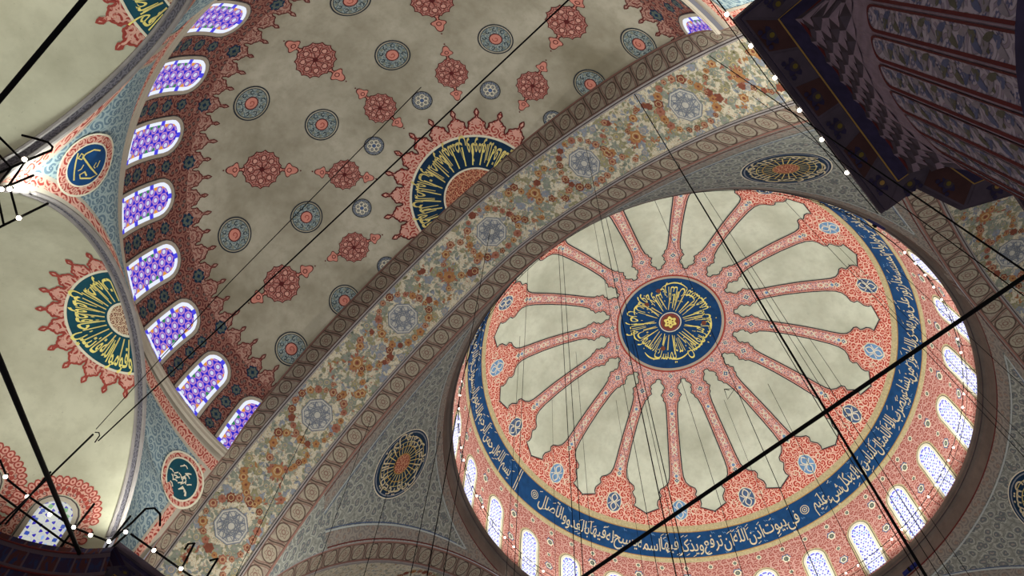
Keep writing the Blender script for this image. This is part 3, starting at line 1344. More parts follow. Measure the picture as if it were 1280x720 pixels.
# ------------------------------------------------------------------ HALF DOMES
for k in range(4):
    T = rot(k)
    mb = MB()

    def fn(a, b):
        an = pi / 2 - .075 + (pi + .15) * a
        L = HT[-1][2] * max(b, .002)
        x, y, z = rev_point(HT, HX, 0, an, L, 0, 21)
        if z < 31.2: x = min(x, -15.965)
        return T(x, y, z), (an * 10, L)
    mb.grid(fn, 96, 40, 'half_dome_plaster')
    hd = mb.build('half_dome' if k else 'half_dome', smooth=True)
    structure(hd, ['stained plaster half dome with red cartouches and blue roundels, above the camera',
                   'half dome beyond the right-hand arch', 'half dome hidden behind the main dome',
                   'half dome beyond the bottom arch'][k], 'half dome')
    if k == 0:
        half = hd

Lz = lambda z: L_of_z(HT, z)
# red painted zone with pointed cresting
_hc = [(0, .0), (.04, .03), (.08, .12), (.10, .22), (.08, .30), (.14, .36), (.22, .38), (.28, .44), (.34, .50), (.42, .53), (.455, .58), (.465, .66), (.40, .80), (.45, .92), (.5, 1.0)]
CREST = _hc + [(1 - u_, h_) for u_, h_ in reversed(_hc[:-1])]


def hc_grid(mb, M, x0, x1, f0, f1, n, nv, mat, off, uo=0):
    mb.grid(lambda a, b: (lambda x: (lambda y: (M(x, y, off), (x + uo, y)))(f0(x) * (1 - b) + f1(x) * b))(x0 + (x1 - x0) * a), n, nv, mat)


def HM(x, y, off=0.0):       # band chart of the half dome: x metres along radius 10, y = -L
    p = rev_point(HT, HX, 0, pi - x / 10.0, -y, off, 21)
    return (min(p[0], -15.97), p[1], p[2])


mb = MB()
yb = -HT[-1][2]
yt = -Lz(26.6)
hc_grid(mb, HM, -10 * pi / 2, 10 * pi / 2, lambda x: yb, lambda x: yt, 90, 6, 'half_red', .014)
hc_grid(mb, HM, -10 * pi / 2, 10 * pi / 2, lambda x: yt - .42, lambda x: yt, 90, 2, 'crest_pink', .018)
NC = 44
pit = 10 * pi / NC
H_ = .82
for i in range(NC):
    x0 = -10 * pi / 2 + i * pit
    big = 1.0 if i % 2 == 0 else .86
    top = [(x0 + u_ * pit, yt + h_ * H_ * big) for u_, h_ in CREST]
    for q in range(len(top) - 1):
        (xa, ya), (xb, yb2) = top[q], top[q + 1]
        qd = [(xa, yt), (xb, yt), (xb, yb2), (xa, ya)]
        mb.face([HM(x, y, .014) for x, y in qd], qd, 'crest_pink')
    mb.ribbon(HM, top, .04, 'dark_red', .024)
    mb.ribbon(HM, [(x0 + (.5 + (u_ - .5) * .72) * pit, yt - .12 + h_ * H_ * big * .82) for u_, h_ in CREST], .03, 'dark_red', .020)
# green flowers between the windows
for q in range(-8, 8):
    az = 12.4 * (q + .5)
    for L, rr in ((Lz(26.45), .24), (Lz(25.55), .2), (Lz(24.9), .22), (Lz(24.2), .24), (Lz(23.7), .2)):
        Mx = half_chart(az, L)
        mb.disc(Mx, 0, 0, lambda t: rr * (1 + .16 * cos(7 * t)), 'navy_deep', .022, 18, 1)
        mb.disc(Mx, 0, 0, lambda t: rr * .74 * (1 + .2 * cos(7 * t + q)), 'dull_green', .026, 20, 1)
        mb.disc(Mx, 0, 0, lambda t: rr * (.3 + .1 * cos(4 * t)), 'navy_deep', .030, 12, 1)
        for q2 in range(5):
            a2 = q2 * 1.256 + q
            mb.ribbon(Mx, [(rr * .9 * cos(a2), rr * .9 * sin(a2)), (rr * 1.5 * cos(a2 + .3), rr * 1.5 * sin(a2 + .3)), (rr * 1.7 * cos(a2 + .8), rr * 1.7 * sin(a2 + .8))], .04, 'crest_pink', .02)
pz = mb.build('painted_cresting', half, True)
tag(pz, 'dark red scrollwork zone with pointed cresting')


def roundel(name, M, r, small=False):
    mb = MB()
    if small:
        mb.disc(M, 0, 0, r, 'roundel_grey', .016, 28, 2)
        mb.ring(M, 0, 0, r * .92, r, 'dark_line', .022, 28)
        mb.ring(M, 0, 0, r * .80, r * .85, 'lattice_blue', .022, 28)
        for q in range(6):
            a = q * pi / 3
            mb.ring(M, r * .42 * cos(a), r * .42 * sin(a), r * .17, r * .25, 'cream', .020, 10)
        mb.disc(M, 0, 0, r * .2, 'lattice_blue', .024, 10, 1)
    else:
        mb.disc(M, 0, 0, r, 'roundel_blue', .016, 36, 3)
        mb.ring(M, 0, 0, r * .93, r, 'dark_line', .022, 36)
        mb.ring(M, 0, 0, r * .86, r * .93, 'half_dome_plaster', .020, 36)
        mb.ring(M, 0, 0, r * .82, r * .86, 'dark_line', .022, 36)
        for q in range(9):
            a = q * 2 * pi / 9
            x, y = r * .60 * cos(a), r * .60 * sin(a)
            pts = [(x + r * .15 * cos(a + t * .9) * (1 - t / 7), y + r * .15 * sin(a + t * .9) * (1 - t / 7)) for t in range(6)]
            mb.ribbon(M, pts, .03, 'dark_line', .024)
            mb.disc(M, r * .70 * cos(a + .33), r * .70 * sin(a + .33), r * .09, 'green_grey', .024, 8, 1)
        mb.ring(M, 0, 0, r * .32, r * .38, 'dark_red', .024, 24)
        mb.disc(M, 0, 0, r * .33, 'salmon', .022, 20, 1)
        pts = [(r * .2 * cos(t * .8) * (1 - t / 9), r * .2 * sin(t * .8) * (1 - t / 9)) for t in range(8)]
        mb.ribbon(M, pts, .03, 'red_line', .026)
    return mb.build(name, half)


def cartouche(M, r):
    mb = MB()
    rf = lambda t: r * (.93 + .10 * (1 - abs(sin(7 * t))) ** 1.3)
    mb.disc(M, 0, 0, rf, 'cartouche_red', .016, 96, 3)
    mb.ring(M, 0, 0, lambda t: rf(t) * .95, rf, 'dark_red', .022, 140)
    mb.ring(M, 0, 0, lambda t: rf(t) * .84, lambda t: rf(t) * .87, 'dark_red', .022, 140)
    for q in range(8):
        a = q * pi / 4
        b_ = a + pi / 8
        mb.ribbon(M, [(r * .12 * cos(a), r * .12 * sin(a)), (r * .4 * cos(a + .15), r * .4 * sin(a + .15)), (r * .5 * cos(b_), r * .5 * sin(b_)), (r * .72 * cos(b_), r * .72 * sin(b_))],
                  .032, 'dark_red', .024)
        mb.disc(M, r * .6 * cos(a), r * .6 * sin(a), lambda t: r * .12 * (1 + .3 * cos(3 * (t - a))), 'pink_edge', .022, 12, 1)
        mb.ring(M, r * .6 * cos(a), r * .6 * sin(a), r * .12, r * .16, 'dark_red', .025, 10)
    mb.disc(M, 0, 0, lambda t: r * .14 * (1 + .3 * cos(4 * t)), 'dark_red', .026, 12, 1)
    for sg in (-1, 1):
        c = sg * r * 1.42

        def fr(t):
            ph = abs((t - sg * pi / 2 + pi) % (2 * pi) - pi)
            return r * (.25 + .24 * max(0, cos(ph)) ** 5 + .14 * math.exp(-((ph - 1.75) / .42) ** 2))
        for s2 in (-1, 1):
            mb.ribbon(M, [(s2 * r * .16, sg * r * .93), (s2 * r * .05, sg * r * 1.06), (s2 * r * .07, sg * r * 1.2)], .04, 'dark_red', .024)
        mb.ribbon(M, [(0, sg * r * .93), (0, sg * r * 1.2)], .10, 'salmon', .018)
        mb.disc(M, 0, c, fr, 'salmon', .020, 44, 2)
        mb.ring(M, 0, c, lambda t: fr(t) * .88, fr, 'dark_red', .024, 44)
        mb.ring(M, 0, c, r * .09, r * .13, 'dark_red', .024, 12)
        mb.disc(M, 0, sg * r * 2.02, .03, 'dark_red', .02, 6, 1)
    return mb.build('red_cartouche', half)


for q in range(-3, 3):
    az = 16.6 + 33.3 * q
    if az < -95: continue
    roundel('blue_roundel', half_chart(az, L_of_r(HT, 8.38)), .66)
    roundel('blue_roundel', half_chart(az, L_of_r(HT, 6.3)), .62)
    roundel('grey_roundel', half_chart(az, L_of_r(HT, 4.4)), .38, True)
for q in range(-2, 3):
    az = 33.6 * q
    cartouche(half_chart(az, L_of_r(HT, 7.62)), .72)
    cartouche(half_chart(az, L_of_r(HT, 5.05)), .60)

# crown roundel of the half dome
CH = crown_chart(HT, HX, 0, 21, 180)
mb = MB()
HALFA, HALFB = -pi * .02, pi * 1.02        # only the half that lies on the half dome (y > 0)
NB = 13


def crest_ring(mb, M, r0, H, n, a0, a1, fill, line, inner, off=.014):
    da = (a1 - a0) / n
    for i in range(n):
        top = []
        for u_, h_ in CREST:
            a = a0 + (i + u_) * da
            r = r0 + h_ * H
            top.append((r * cos(a), r * sin(a)))
        for q in range(len(top) - 1):
            a = a0 + (i + CREST[q][0]) * da
            b = a0 + (i + CREST[q + 1][0]) * da
            qd = [(r0 * cos(a), r0 * sin(a)), (r0 * cos(b), r0 * sin(b)), top[q + 1], top[q]]
            mb.face([M(x, y, off) for x, y in qd], qd, fill)
        mb.ribbon(M, top, .055, line, off + .010)
        mb.ribbon(M, [((r0 + h_ * H * .8 - .05) * cos(a0 + (i + .5 + (u_ - .5) * .75) * da), (r0 + h_ * H * .8 - .05) * sin(a0 + (i + .5 + (u_ - .5) * .75) * da)) for u_, h_ in CREST],
                  .035, inner, off + .006)
        am = a0 + (i + .5) * da
        mb.disc(M, (r0 + H * .3) * cos(am), (r0 + H * .3) * sin(am), lambda t: H * .17 * (1 + .25 * cos(6 * t)), inner, off + .008, 14, 1)


mb.ring(CH, 0, 0, 2.62, 2.95, 'medal_ring_red', .014, 60, HALFA, HALFB)
crest_ring(mb, CH, 2.9, .82, NB, HALFA, HALFB, 'medal_ring_red', 'dark_red', 'pink_edge')
mb.ring(CH, 0, 0, 2.55, 2.64, 'cream', .022, 60, HALFA, HALFB)
mb.ring(CH, 0, 0, 1.28, 2.56, 'navy_deep', .018, 60, HALFA, HALFB)
mb.disc(CH, 0, 0, 1.28, 'heart_red', .018, 40, 3, a0=HALFA, a1=HALFB)
mb.ring(CH, 0, 0, 1.24, 1.31, 'cream', .024, 40, HALFA, HALFB)
md = mb.build('crown_roundel', half)
tag(md, 'half-seen navy roundel with gilt lettering and red cresting')
mb = MB()
circ_text(mb, CH, 'حافظوا على الصلوات والصلوة الوسطى وقوموا لله قانتين'.split(), 2.42, 1.05, 'gold', -pi / 2 + .1, pi / 2 - .1, .04, .05, .010, .12)
for q in range(16):
    a = -pi / 2 + .12 + q * .19
    mb.ribbon(CH, [(1.42 * sin(a), 1.42 * cos(a)), (2.2 * sin(a + .04), 2.2 * cos(a + .04))], .045, 'gold' if q < 9 else 'gold_bright', .045)
mb.build('lettering', md)


# ------------------------------------------------------------------ WINDOWS
def arch_outline(w_, h, n=10):
    """closed outline of a round-topped window, base at y=0"""
    P = [(-w_, (h - w_) * i / 6) for i in range(6)]
    for i in range(n + 1):
        t = pi - pi * i / n
        P.append((w_ * cos(t), h - w_ + w_ * sin(t)))
    P += [(w_, (h - w_) * (5 - i) / 6) for i in range(6)]
    return P


def arch_fill(mb, M, w_, h, mat, off, n=12, nv=5):
    """filled round-topped window"""
    def fn(a, b):
        x = -w_ + 2 * w_ * a
        top = h - w_ + sqrt(max(w_ * w_ - x * x, 0))
        y = top * b
        return M(x, y, off), (x, y)
    mb.grid(fn, n * 2, nv, mat)


def arch_strip(mb, M, w0, h0, w1, h1, mat, off, raise_=0.0):
    """band between two nested outlines"""
    a = arch_outline(w0, h0)
    b = arch_outline(w1, h1)
    i0 = len(mb.v)
    k = mb.mi(mat)
    n = len(a)
    for (p, o) in ((a, 0.0), (a, off), (b, off), (b, 0.0)):
        for x, y in p:
            mb.v.append(tuple(M(x, y, o)))
            mb.uv.append((x, y))
    for l in range(3):
        for i in range(n - 1):
            mb.f.append((i0 + l * n + i, i0 + l * n + i + 1, i0 + (l + 1) * n + i + 1, i0 + (l + 1) * n + i))
            mb.m.append(k)


WN = [0]


def window(M, w_, h, kind, label, ornament):
    WN[0] += 1
    mb = MB()
    arch_strip(mb, M, w_ + .02, h + .02, w_ + .14, h + .14, 'cream' if kind == 'dome' else 'pale_surround', .05)
    arch_strip(mb, M, w_ + .14, h + .14, w_ + .17, h + .17, 'moulding_dark', .052)
    if kind == 'dome':
        arch_strip(mb, M, w_ + .17, h + .17, w_ + .25, h + .25, 'beige_gold', .03)
    o = mb.build('window_%d' % WN[0])
    structure(o, label, 'window')
    mb = MB()
    arch_fill(mb, M, w_ + .03, h + .03, {'half': 'glass_half_dome', 'dome': 'glass_dome', 'exedra': 'glass_exedra'}[kind], .026)
    if kind == 'half':
        bw = .11
        out, inn = arch_outline(w_ + .02, h + .02, 8), arch_outline(w_ - bw, h - bw, 8)
        inn = [(x, max(y, bw)) for x, y in inn]
        for i in range(len(out) - 1):
            q = [out[i], out[i + 1], inn[i + 1], inn[i]]
            mb.face([M(x, y, .032) for x, y in q], q, 'glass_white')
        q = [out[-1], out[0], inn[0], inn[-1]]
        mb.face([M(x, y, .032) for x, y in q], q, 'glass_white')
        sq = [(-w_ + .045, .05), (w_ - .045, .05)]
        for yy in (h * .33, h * .64):
            sq += [(-w_ + .045, yy), (w_ - .045, yy)]
        sq += [(0, h - .05)]
        for x, y in sq:
            r_ = .085
            q = [(x - r_, y - r_), (x + r_, y - r_), (x + r_, y + r_), (x - r_, y + r_)]
            mb.face([M(a, b, .036) for a, b in q], q, 'glass_blue')
    elif kind == 'dome':
        for i in range(10):
            side = -1 if i % 2 else 1
            y = .35 + (i // 2) * (h - .8) / 4
            x = side * (w_ - .09)
            r_ = .045
            q = [(x - r_, y - r_), (x + r_, y - r_), (x + r_, y + r_), (x - r_, y + r_)]
            mb.face([M(a, b, .036) for a, b in q], q, 'glass_blue')
        for a in (.9, 1.57, 2.2):
            x, y = (w_ - .1) * cos(a), h - w_ + (w_ - .1) * sin(a)
            q = [(x - .07, y - .04), (x + .07, y - .04), (x + .07, y + .04), (x - .07, y + .04)]
            mb.face([M(a_, b, .036) for a_, b in q], q, 'glass_blue')
    else:
        for a, mt in ((.35, 'glass_green_soft'), (.95, 'glass_green_soft'), (1.57, 'glass_blue_soft'), (2.19, 'glass_green_soft'), (2.8, 'glass_blue_soft')):
            x, y = (w_ - .12) * cos(a), h - w_ + (w_ - .12) * sin(a)
            mb.disc(M, x, y, .075, mt, .036, 4, 1, a0=a, a1=a + 2 * pi)
        for y in (.2, .6, 1.0):
            for x in (-w_ + .1, w_ - .1):
                mb.disc(M, x, y, .075, 'glass_blue_soft', .036, 4, 1, a0=.785, a1=.785 + 2 * pi)
    p_ = mb.build('pane', o)
    tag(p_, 'leaded stained glass lit from outside')
    return o


ORD = ['first', 'second', 'third', 'fourth', 'fifth', 'sixth', 'seventh', 'eighth', 'ninth', 'tenth', 'eleventh', 'twelfth', 'thirteenth',
       'fourteenth', 'fifteenth', 'sixteenth', 'seventeenth', 'eighteenth', 'nineteenth', 'twentieth']
LW = L_of_z(HT, 23.42)
for q in range(7, -3, -1):
    n = 7 - q
    lab = '%s stained glass window from the lower left along the half dome, blue squares in its border' % ORD[n]
    if q == 7: lab = 'dim stained glass window half hidden by the floral arch, lowest of the half-dome row'
    window(half_chart(12.4 * q, LW), .54, 2.48, 'half', lab, None)
window(half_chart(-12.4 * 7, LW), .54, 2.48, 'half', 'stained glass window half hidden by the arch at the top, beside the dark pier capital', None)
window(half_chart(-12.4 * 6, LW), .54, 2.48, 'half', 'stained glass window cut by the top edge, left of the half-hidden one', None)
for q in (-3, -4, -5):
    window(half_chart(12.4 * q, LW), .54, 2.48, 'half', '%s half-dome window beyond the top edge' % ORD[-3 - q], None)

LDW = L_of_z(DT, 32.75)
vis = 0
for a_ in sorted(((-8 + 360 / 27 * k + 180) % 360) - 180 for k in range(27)):
    if not (-95 < a_ < 140): continue
    window(dome_chart(a_, LDW), .48, 3.02, 'dome', '%s white and blue arched window of the main dome, counted clockwise from the dark pier capital' % ORD[vis], None)
    vis += 1

# ------------------------------------------------------------------ EXEDRAE under the half dome
ZS = 16.0
EX = {0: (0.0, 9.40, 3.42, 3.75), 1: (50.0, 8.66, 5.0, 5.05), -1: (-48.5, 9.05, 4.7, 6.0)}   # azimuth, chord distance, half width, rise


def azp(az, r):
    a = R(az)
    return HX - r * cos(a), r * sin(a)


def ex_half(e, z):
    az, m_, w_, h_ = EX[e]
    t = (z - ZS) / h_
    if t >= 1: return 0.0
    return w_ * sqrt(max(0, 1 - max(t, 0) ** 2))


def ex_rho(e, z):
    az, m_, w_, h_ = EX[e]
    if z >= ZS + h_:
        f = min(1, (z - ZS - h_) / (22.9 - ZS - h_))
        f = f * f * (3 - 2 * f)
        return m_ + (9.98 - m_) * f
    return hypot(m_, ex_half(e, z))


def low_pend(e0, e1, z, a):
    """horizontal arc between exedra e0 (a=0) and e1 (a=1); e = 2 / -2 mean the great arch at +90 / -90 degrees"""
    def side(e, sg):
        if e in (2, -2):
            y1 = 10.0 if z >= 23.56 else 10.0 + (23.56 - z) * (1.35 / 3.26)
            return math.degrees(atan2(y1, .58)) * (1 if e > 0 else -1), hypot(.58, y1)
        h = ex_half(e, z)
        return EX[e][0] + sg * math.degrees(atan2(h, EX[e][1])), ex_rho(e, z)
    A0, r0 = side(e0, 1)
    A1, r1 = side(e1, -1)
    az = A0 * (1 - a) + A1 * a
    r = r0 * (1 - a) + r1 * a
    return az, r


def low_chart(e0, e1, z0, zspan=1.0):
    """chart on a lower pendentive; centre a=.5 at z0; x to viewer's right in metres"""
    az0, r0 = low_pend(e0, e1, z0, .5)

    def M(x, y, off=0.0):
        z = z0 + y * .93
        # radius at this azimuth by search over the arc
        az = az0 + math.degrees(x / r0)
        A0, q0 = low_pend(e0, e1, z, 0.0)
        A1, q1 = low_pend(e0, e1, z, 1.0)
        f = 0 if abs(A1 - A0) < 1e-6 else (az - A0) / (A1 - A0)
        f = max(-.2, min(1.2, f))
        r = q0 * (1 - f) + q1 * f - off
        px, py = azp(az, r)
        return (px, py, z - off * .4)
    return M


PN = {(1, 2): 'small pendentive between left exedra and floral arch with a green lattice roundel',
      (0, 1): 'pale blue pendentive between the two left exedrae with a small navy roundel',
      (-1, 0): 'pendentive between exedrae beyond the top left edge', (-2, -1): 'small pendentive above the near pier capital'}
for (e0, e1), lab in PN.items():
    mb = MB()
    zlow = 17.75 if (e0 == -2 or e1 == 2) else 16.0
    zs = [zlow + (23.25 - zlow) * i / 44 for i in range(45)]

    def fn(a, b):
        z = zs[int(round(b * 44))]
        az, r = low_pend(e0, e1, z, a)
        x, y = azp(az, r)
        return (x, y, z), (R(az) * 10, z)
    mb.grid(fn, 30, 44, 'blue_grey')
    pd = mb.build('pendentive', smooth=True)
    structure(pd, lab, 'pendentive')
    # red painted bands following the arches and the cornice
    fb = MB()
    for side_ in (0, 1):
        e = (e0, e1)[side_]
        w0, w1, w2 = .16, .42, .52
        def pt(z, d, off):
            az, r = low_pend(e0, e1, z, side_)
            A0, _ = low_pend(e0, e1, z, 0)
            A1, _ = low_pend(e0, e1, z, 1)
            span = R(A1 - A0) * r
            f = min(.5, d / max(span, .05))
            f = f if side_ == 0 else 1 - f
            az, r = low_pend(e0, e1, z, f)
            x, y = azp(az, r - off)
            return (x, y, z)
        for i in range(44):
            za, zb = zs[i], zs[i + 1]
            for (d0, d1, mt) in ((0, w0, 'pale_surround'), (w0, w1, 'medal_ring_red'), (w1, w2, 'pale_surround')):
                fb.face([pt(za, d0, .012), pt(za, d1, .012), pt(zb, d1, .012), pt(zb, d0, .012)], [(d0, za), (d1, za), (d1, zb), (d0, zb)], mt)
    for z0_, z1_, mt in ((23.25, 22.98, 'pale_surround'), (22.98, 22.62, 'medal_ring_red'), (22.62, 22.52, 'pale_surround')):
        for i in range(30):
            q = []
            for (f, z) in ((i / 30, z0_), ((i + 1) / 30, z0_), ((i + 1) / 30, z1_), (i / 30, z1_)):
                az, r = low_pend(e0, e1, z, f)
                x, y = azp(az, r - .016)
                q.append((x, y, z))
            fb.face(q, [(i * .3, z0_), (i * .3 + .3, z0_), (i * .3 + .3, z1_), (i * .3, z1_)], mt)
    fb.build('painted_frame', pd)
    if (e0, e1) in ((0, 1), (-1, 0)):
        sg = 1 if e1 == 1 else -1

        def Mx(x, y, off=0.0):
            z = 19.62 + y * .93
            az = 19.6 * sg + math.degrees(x / 9.5)
            A0, q0 = low_pend(e0, e1, z, 0.0)
            A1, q1 = low_pend(e0, e1, z, 1.0)
            f = max(-.3, min(1.3, (az - A0) / (A1 - A0)))
            px, py = azp(az, q0 * (1 - f) + q1 * f - off)
            return (px, py, z - off * .4)
        mb = MB()
        Mx0 = Mx
        Mx = lambda x, y, off=0.0: Mx0(x * .84, y * .84, off)
        mb.disc(Mx, 0, 0, 1.02, 'medal_ring_red', .03, 40, 2)
        mb.ring(Mx, 0, 0, .98, 1.04, 'cream', .036, 40)
        mb.ring(Mx, 0, 0, .68, .73, 'cream', .036, 40)
        mb.disc(Mx, 0, 0, .68, 'navy', .036, 36, 2)
        rl = mb.build('small_roundel', pd)
        mb = MB()
        for pts, wd in (([(-.45, .30), (-.50, .05), (-.38, -.20), (-.20, -.28), (-.25, -.42), (-.40, -.35), (-.33, -.25)], .05),
                        ([(-.30, -.28), (.10, .12), (.38, .45), (.46, .20), (.42, -.15), (.30, -.2), (.22, -.05), (.36, .05)], .055),
                        ([(-.42, -.48), (-.1, -.46), (.2, -.42), (.46, -.36)], .05), ([(-.1, .42), (.12, .36)], .04), ([(-.05, .28), (.08, .22), (.14, .3)], .035),
                        ([(-.02, -.15), (.12, -.2), (.16, -.3)], .035)):
            mb.ribbon(Mx, pts, wd, 'gold', .046)
        mb.build('lettering', rl)
    elif (e0, e1) == (1, 2):
        sg = 1 if e0 == 1 else -1

        def Mx(x, y, off=0.0):
            z = 21.7 + y * .93
            az = 83.4 * sg - math.degrees(0) + math.degrees(x / 9.6)
            A0, q0 = low_pend(e0, e1, z, 0.0)
            A1, q1 = low_pend(e0, e1, z, 1.0)
            f = (az - A0) / (A1 - A0)
            f = max(-.5, min(1.4, f))
            r = q0 * (1 - f) + q1 * f - off
            px, py = azp(az, r)
            return (px, py, z - off * .4)
        mb = MB()
        mb.disc(Mx, 0, 0, .80, 'medal_ring_red', .03, 36, 2)
        mb.ring(Mx, 0, 0, .76, .82, 'cream', .036, 36)
        mb.disc(Mx, 0, 0, .58, 'teal_ground', .036, 30, 2)
        mb.ring(Mx, 0, 0, .58, .63, 'cream', .04, 36)
        rnd = random.Random(4)
        for q in range(26):
            a, r_ = rnd.uniform(0, 6.28), rnd.uniform(.05, .48)
            x, y = r_ * cos(a), r_ * sin(a)
            b_ = rnd.uniform(0, 3.14)
            mb.ribbon(Mx, [(x - .09 * cos(b_), y - .09 * sin(b_)), (x + .02 * sin(b_), y + .03), (x + .09 * cos(b_), y + .09 * sin(b_))], .035, 'cream', .042)
        mb.build('lattice_roundel', pd)

# sill cornice of the half dome
mb = MB()
revolve(mb, [(9.99, 22.98), (9.95, 23.02), (9.93, 23.04), (9.93, 23.16), (9.90, 23.20), (9.90, 23.30), (9.99, 23.32)], 'pale_surround', 90, HX, 0, pi / 2 + .06, 3 * pi / 2 - .06)
structure(mb.build('cornice_half_dome'), 'thin grey sill cornice under the row of stained glass windows', 'cornice')

# conches
EL = {1: 'left exedra, pale semi-dome with a half-round navy inscription roundel', 0: 'upper left exedra, pale semi-dome with a cut navy roundel', -1: 'exedra beyond the top edge beside the near pier'}
for e in (1, 0, -1):
    az, m_, w_, h_ = EX[e]
    DEP = .24
    cx, cy = azp(az, m_)
    ox, oy = -cos(R(az)), sin(R(az))           # outward direction
    tx, ty = sin(R(az)), cos(R(az))            # along the chord (towards larger azimuth)
    base = atan2(oy, ox)
    # narrow arch
    mb = MB()

    def fn(a, b):
        tc = math.asin((17.72 - ZS) / h_)
        ta, tb = (-.12 if e != 1 else tc), (pi + .12 if e != -1 else pi - tc)
        t = ta + a * (tb - ta)
        lx = w_ * cos(t)
        lz = ZS + h_ * sin(t)
        d = DEP * b
        return (cx + tx * lx + ox * d, cy + ty * lx + oy * d, lz), (t * w_, d * 1.5)
    mb.grid(fn, 48, 2, 'dark_band')
    na = mb.build('arch_exedra', smooth=True)
    structure(na, {1: 'narrow dark painted arch round the left exedra', 0: 'narrow dark arch round the upper left exedra', -1: 'narrow arch round the exedra above the near pier'}[e], 'arch')
    mb = MB()
    for d, wd in ((0.0, .06), (DEP, .05)):
        pts = []
        for i in range(61):
            tc = math.asin((17.72 - ZS) / h_)
            ta, tb = (-.1 if e != 1 else tc), (pi + .1 if e != -1 else pi - tc)
            t = ta + i / 60 * (tb - ta)
            pts.append((cx + tx * (w_ - .01) * cos(t) + ox * d, cy + ty * (w_ - .01) * cos(t) + oy * d, ZS + (h_ - .01) * sin(t)))
        mb.tube(pts, wd, 'moulding_grey', 6)
    mb.build('moulding', na)
    # conch shell
    c2x, c2y = cx + ox * DEP, cy + oy * DEP
    ET = []
    L = 0
    for i in range(121):
        ps = pi / 2 * i / 120
        r_, z_ = w_ * sin(ps), ZS + h_ * cos(ps)
        if i: L += hypot(r_ - ET[-1][0], z_ - ET[-1][1])
        ET.append((r_, z_, L))
    if e == -1:
        ET = [q for q in ET if q[1] > 17.85]
    else:
        L += 3.0
        ET.append((w_, ZS - 3.0, L))
    mb = MB()

    def fn(a, b):
        an = base - pi / 2 + pi * a
        Lq = ET[-1][2] * max(b, .003)
        return rev_point(ET, c2x, c2y, an, Lq, 0, ZS - 1), (an * w_, Lq)
    mb.grid(fn, 60, 40, 'exedra_plaster')
    ex = mb.build('exedra', smooth=True)
    structure(ex, EL[e], 'exedra')
    if e == -1: continue
    # quarter roundel with cresting; chart centred on the crown, y outward
    CE = crown_chart(ET, c2x, c2y, ZS - 1, math.degrees(base))
    if e == 0:
        CE0 = CE
        CE = lambda x, y, off=0.0: CE0(x + 1.75, y, off)
    if e == 1: r1, r2, r3, H, n = .50, 1.56, 1.78, .56, 11
    else: r1, r2, r3, H, n = .50, 1.50, 1.72, .62, 11
    mb = MB()
    E0, E1 = 0.0, pi
    mb.ring(CE, 0, 0, r2, r3, 'medal_ring_red', .014, 50, E0, E1)
    crest_ring(mb, CE, r3 - .05, H, n, E0, E1, 'medal_ring_red', 'red_line', 'pink_edge')
    mb.ring(CE, 0, 0, r2, r2 + .07, 'cream', .024, 50, E0, E1)
    mb.disc(CE, 0, 0, r2, 'teal_ground', .018, 50, 5, a0=E0, a1=E1)
    mb.disc(CE, 0, 0, r1, 'heart_lace', .024, 30, 2, a0=E0, a1=E1)
    mb.ring(CE, 0, 0, r1 - .03, r1 + .04, 'cream', .028, 30, E0, E1)
    rl = mb.build('crown_roundel', ex)
    tag(rl, 'half-round teal and navy roundel with gilt writing and red cresting')
    mb = MB()
    ws = 'وقوموا لله قانتين حافظوا على الصلوات'.split() if e == 1 else 'اقم الصلوة لدلوك الشمس الى غسق الليل'.split()
    circ_text(mb, CE, ws, r2 - .12, (r2 - r1) * .78, 'gold_bright', -pi / 2 + .05, pi / 2 - .05, .034, .05, .012, .10)
    for q in range(15):
        a = -pi / 2 + .1 + q * .21
        mb.ribbon(CE, [((r1 + .1) * sin(a), (r1 + .1) * cos(a)), ((r2 - .3) * sin(a + .03), (r2 - .3) * cos(a + .03))], .035, 'gold', .036)
    mb.build('lettering', rl)
    # windows of the conch
    LE = L_of_z(ET, 16.9)
    for j, rel in enumerate((70.5, 43.5, 16) if e == 1 else ()):
        Mx = rev_chart(ET, c2x, c2y, ZS - 1, math.degrees(base) - rel, LE)
        window(Mx, .46, 1.62, 'exedra', ['round-topped window with green and blue glass in the left exedra, partly behind the black rods',
                                         'round-topped window in the left exedra, cut by the left edge', 'exedra window beyond the left edge'][j], None)
        mb = MB()
        n_ = 19
        r0_ = .62
        cyy = 1.62 - .46
        for i in range(20):
            pass
        a0_, a1_ = 0, pi
        mb.ring(Mx, 0, cyy, .66, .98, 'border_red', .014, 30, a0_, a1_)
        for sg in (-1, 1):
            mb.face([Mx(sg * .66, 0, .014), Mx(sg * .98, 0, .014), Mx(sg * .98, cyy, .014), Mx(sg * .66, cyy, .014)], [(.66, 0), (.98, 0), (.98, cyy), (.66, cyy)], 'border_red')
        for i in range(n_):
            a = (i + .5) / n_ * pi
            for rr, mt in ((.105, 'red_line'), (.072, 'pink_edge'), (.03, 'red_line')):
                mb.disc(Mx, 1.04 * cos(a), cyy + 1.04 * sin(a), lambda t: rr * (1 + .35 * max(0, cos(t - a)) ** 4), mt, .018 + .004 * (rr < .1) + .004 * (rr < .05), 12, 1)
            mb.disc(Mx, .83 * cos(a), cyy + .83 * sin(a), .06, 'red_line', .02, 8, 1)
        for sg in (-1, 1):
            for y in (.15, .42, .69, .96):
                mb.disc(Mx, sg * 1.04, y, .11, 'red_line', .018, 10, 1)
                mb.disc(Mx, sg * 1.04, y, .07, 'salmon', .022, 10, 1)
        wr = mb.build('window_wreath', ex)
        tag(wr, 'pinkish lobed border painted round a window')
    # projecting cornice
    mb = MB()
    rr = w_ / 5.0
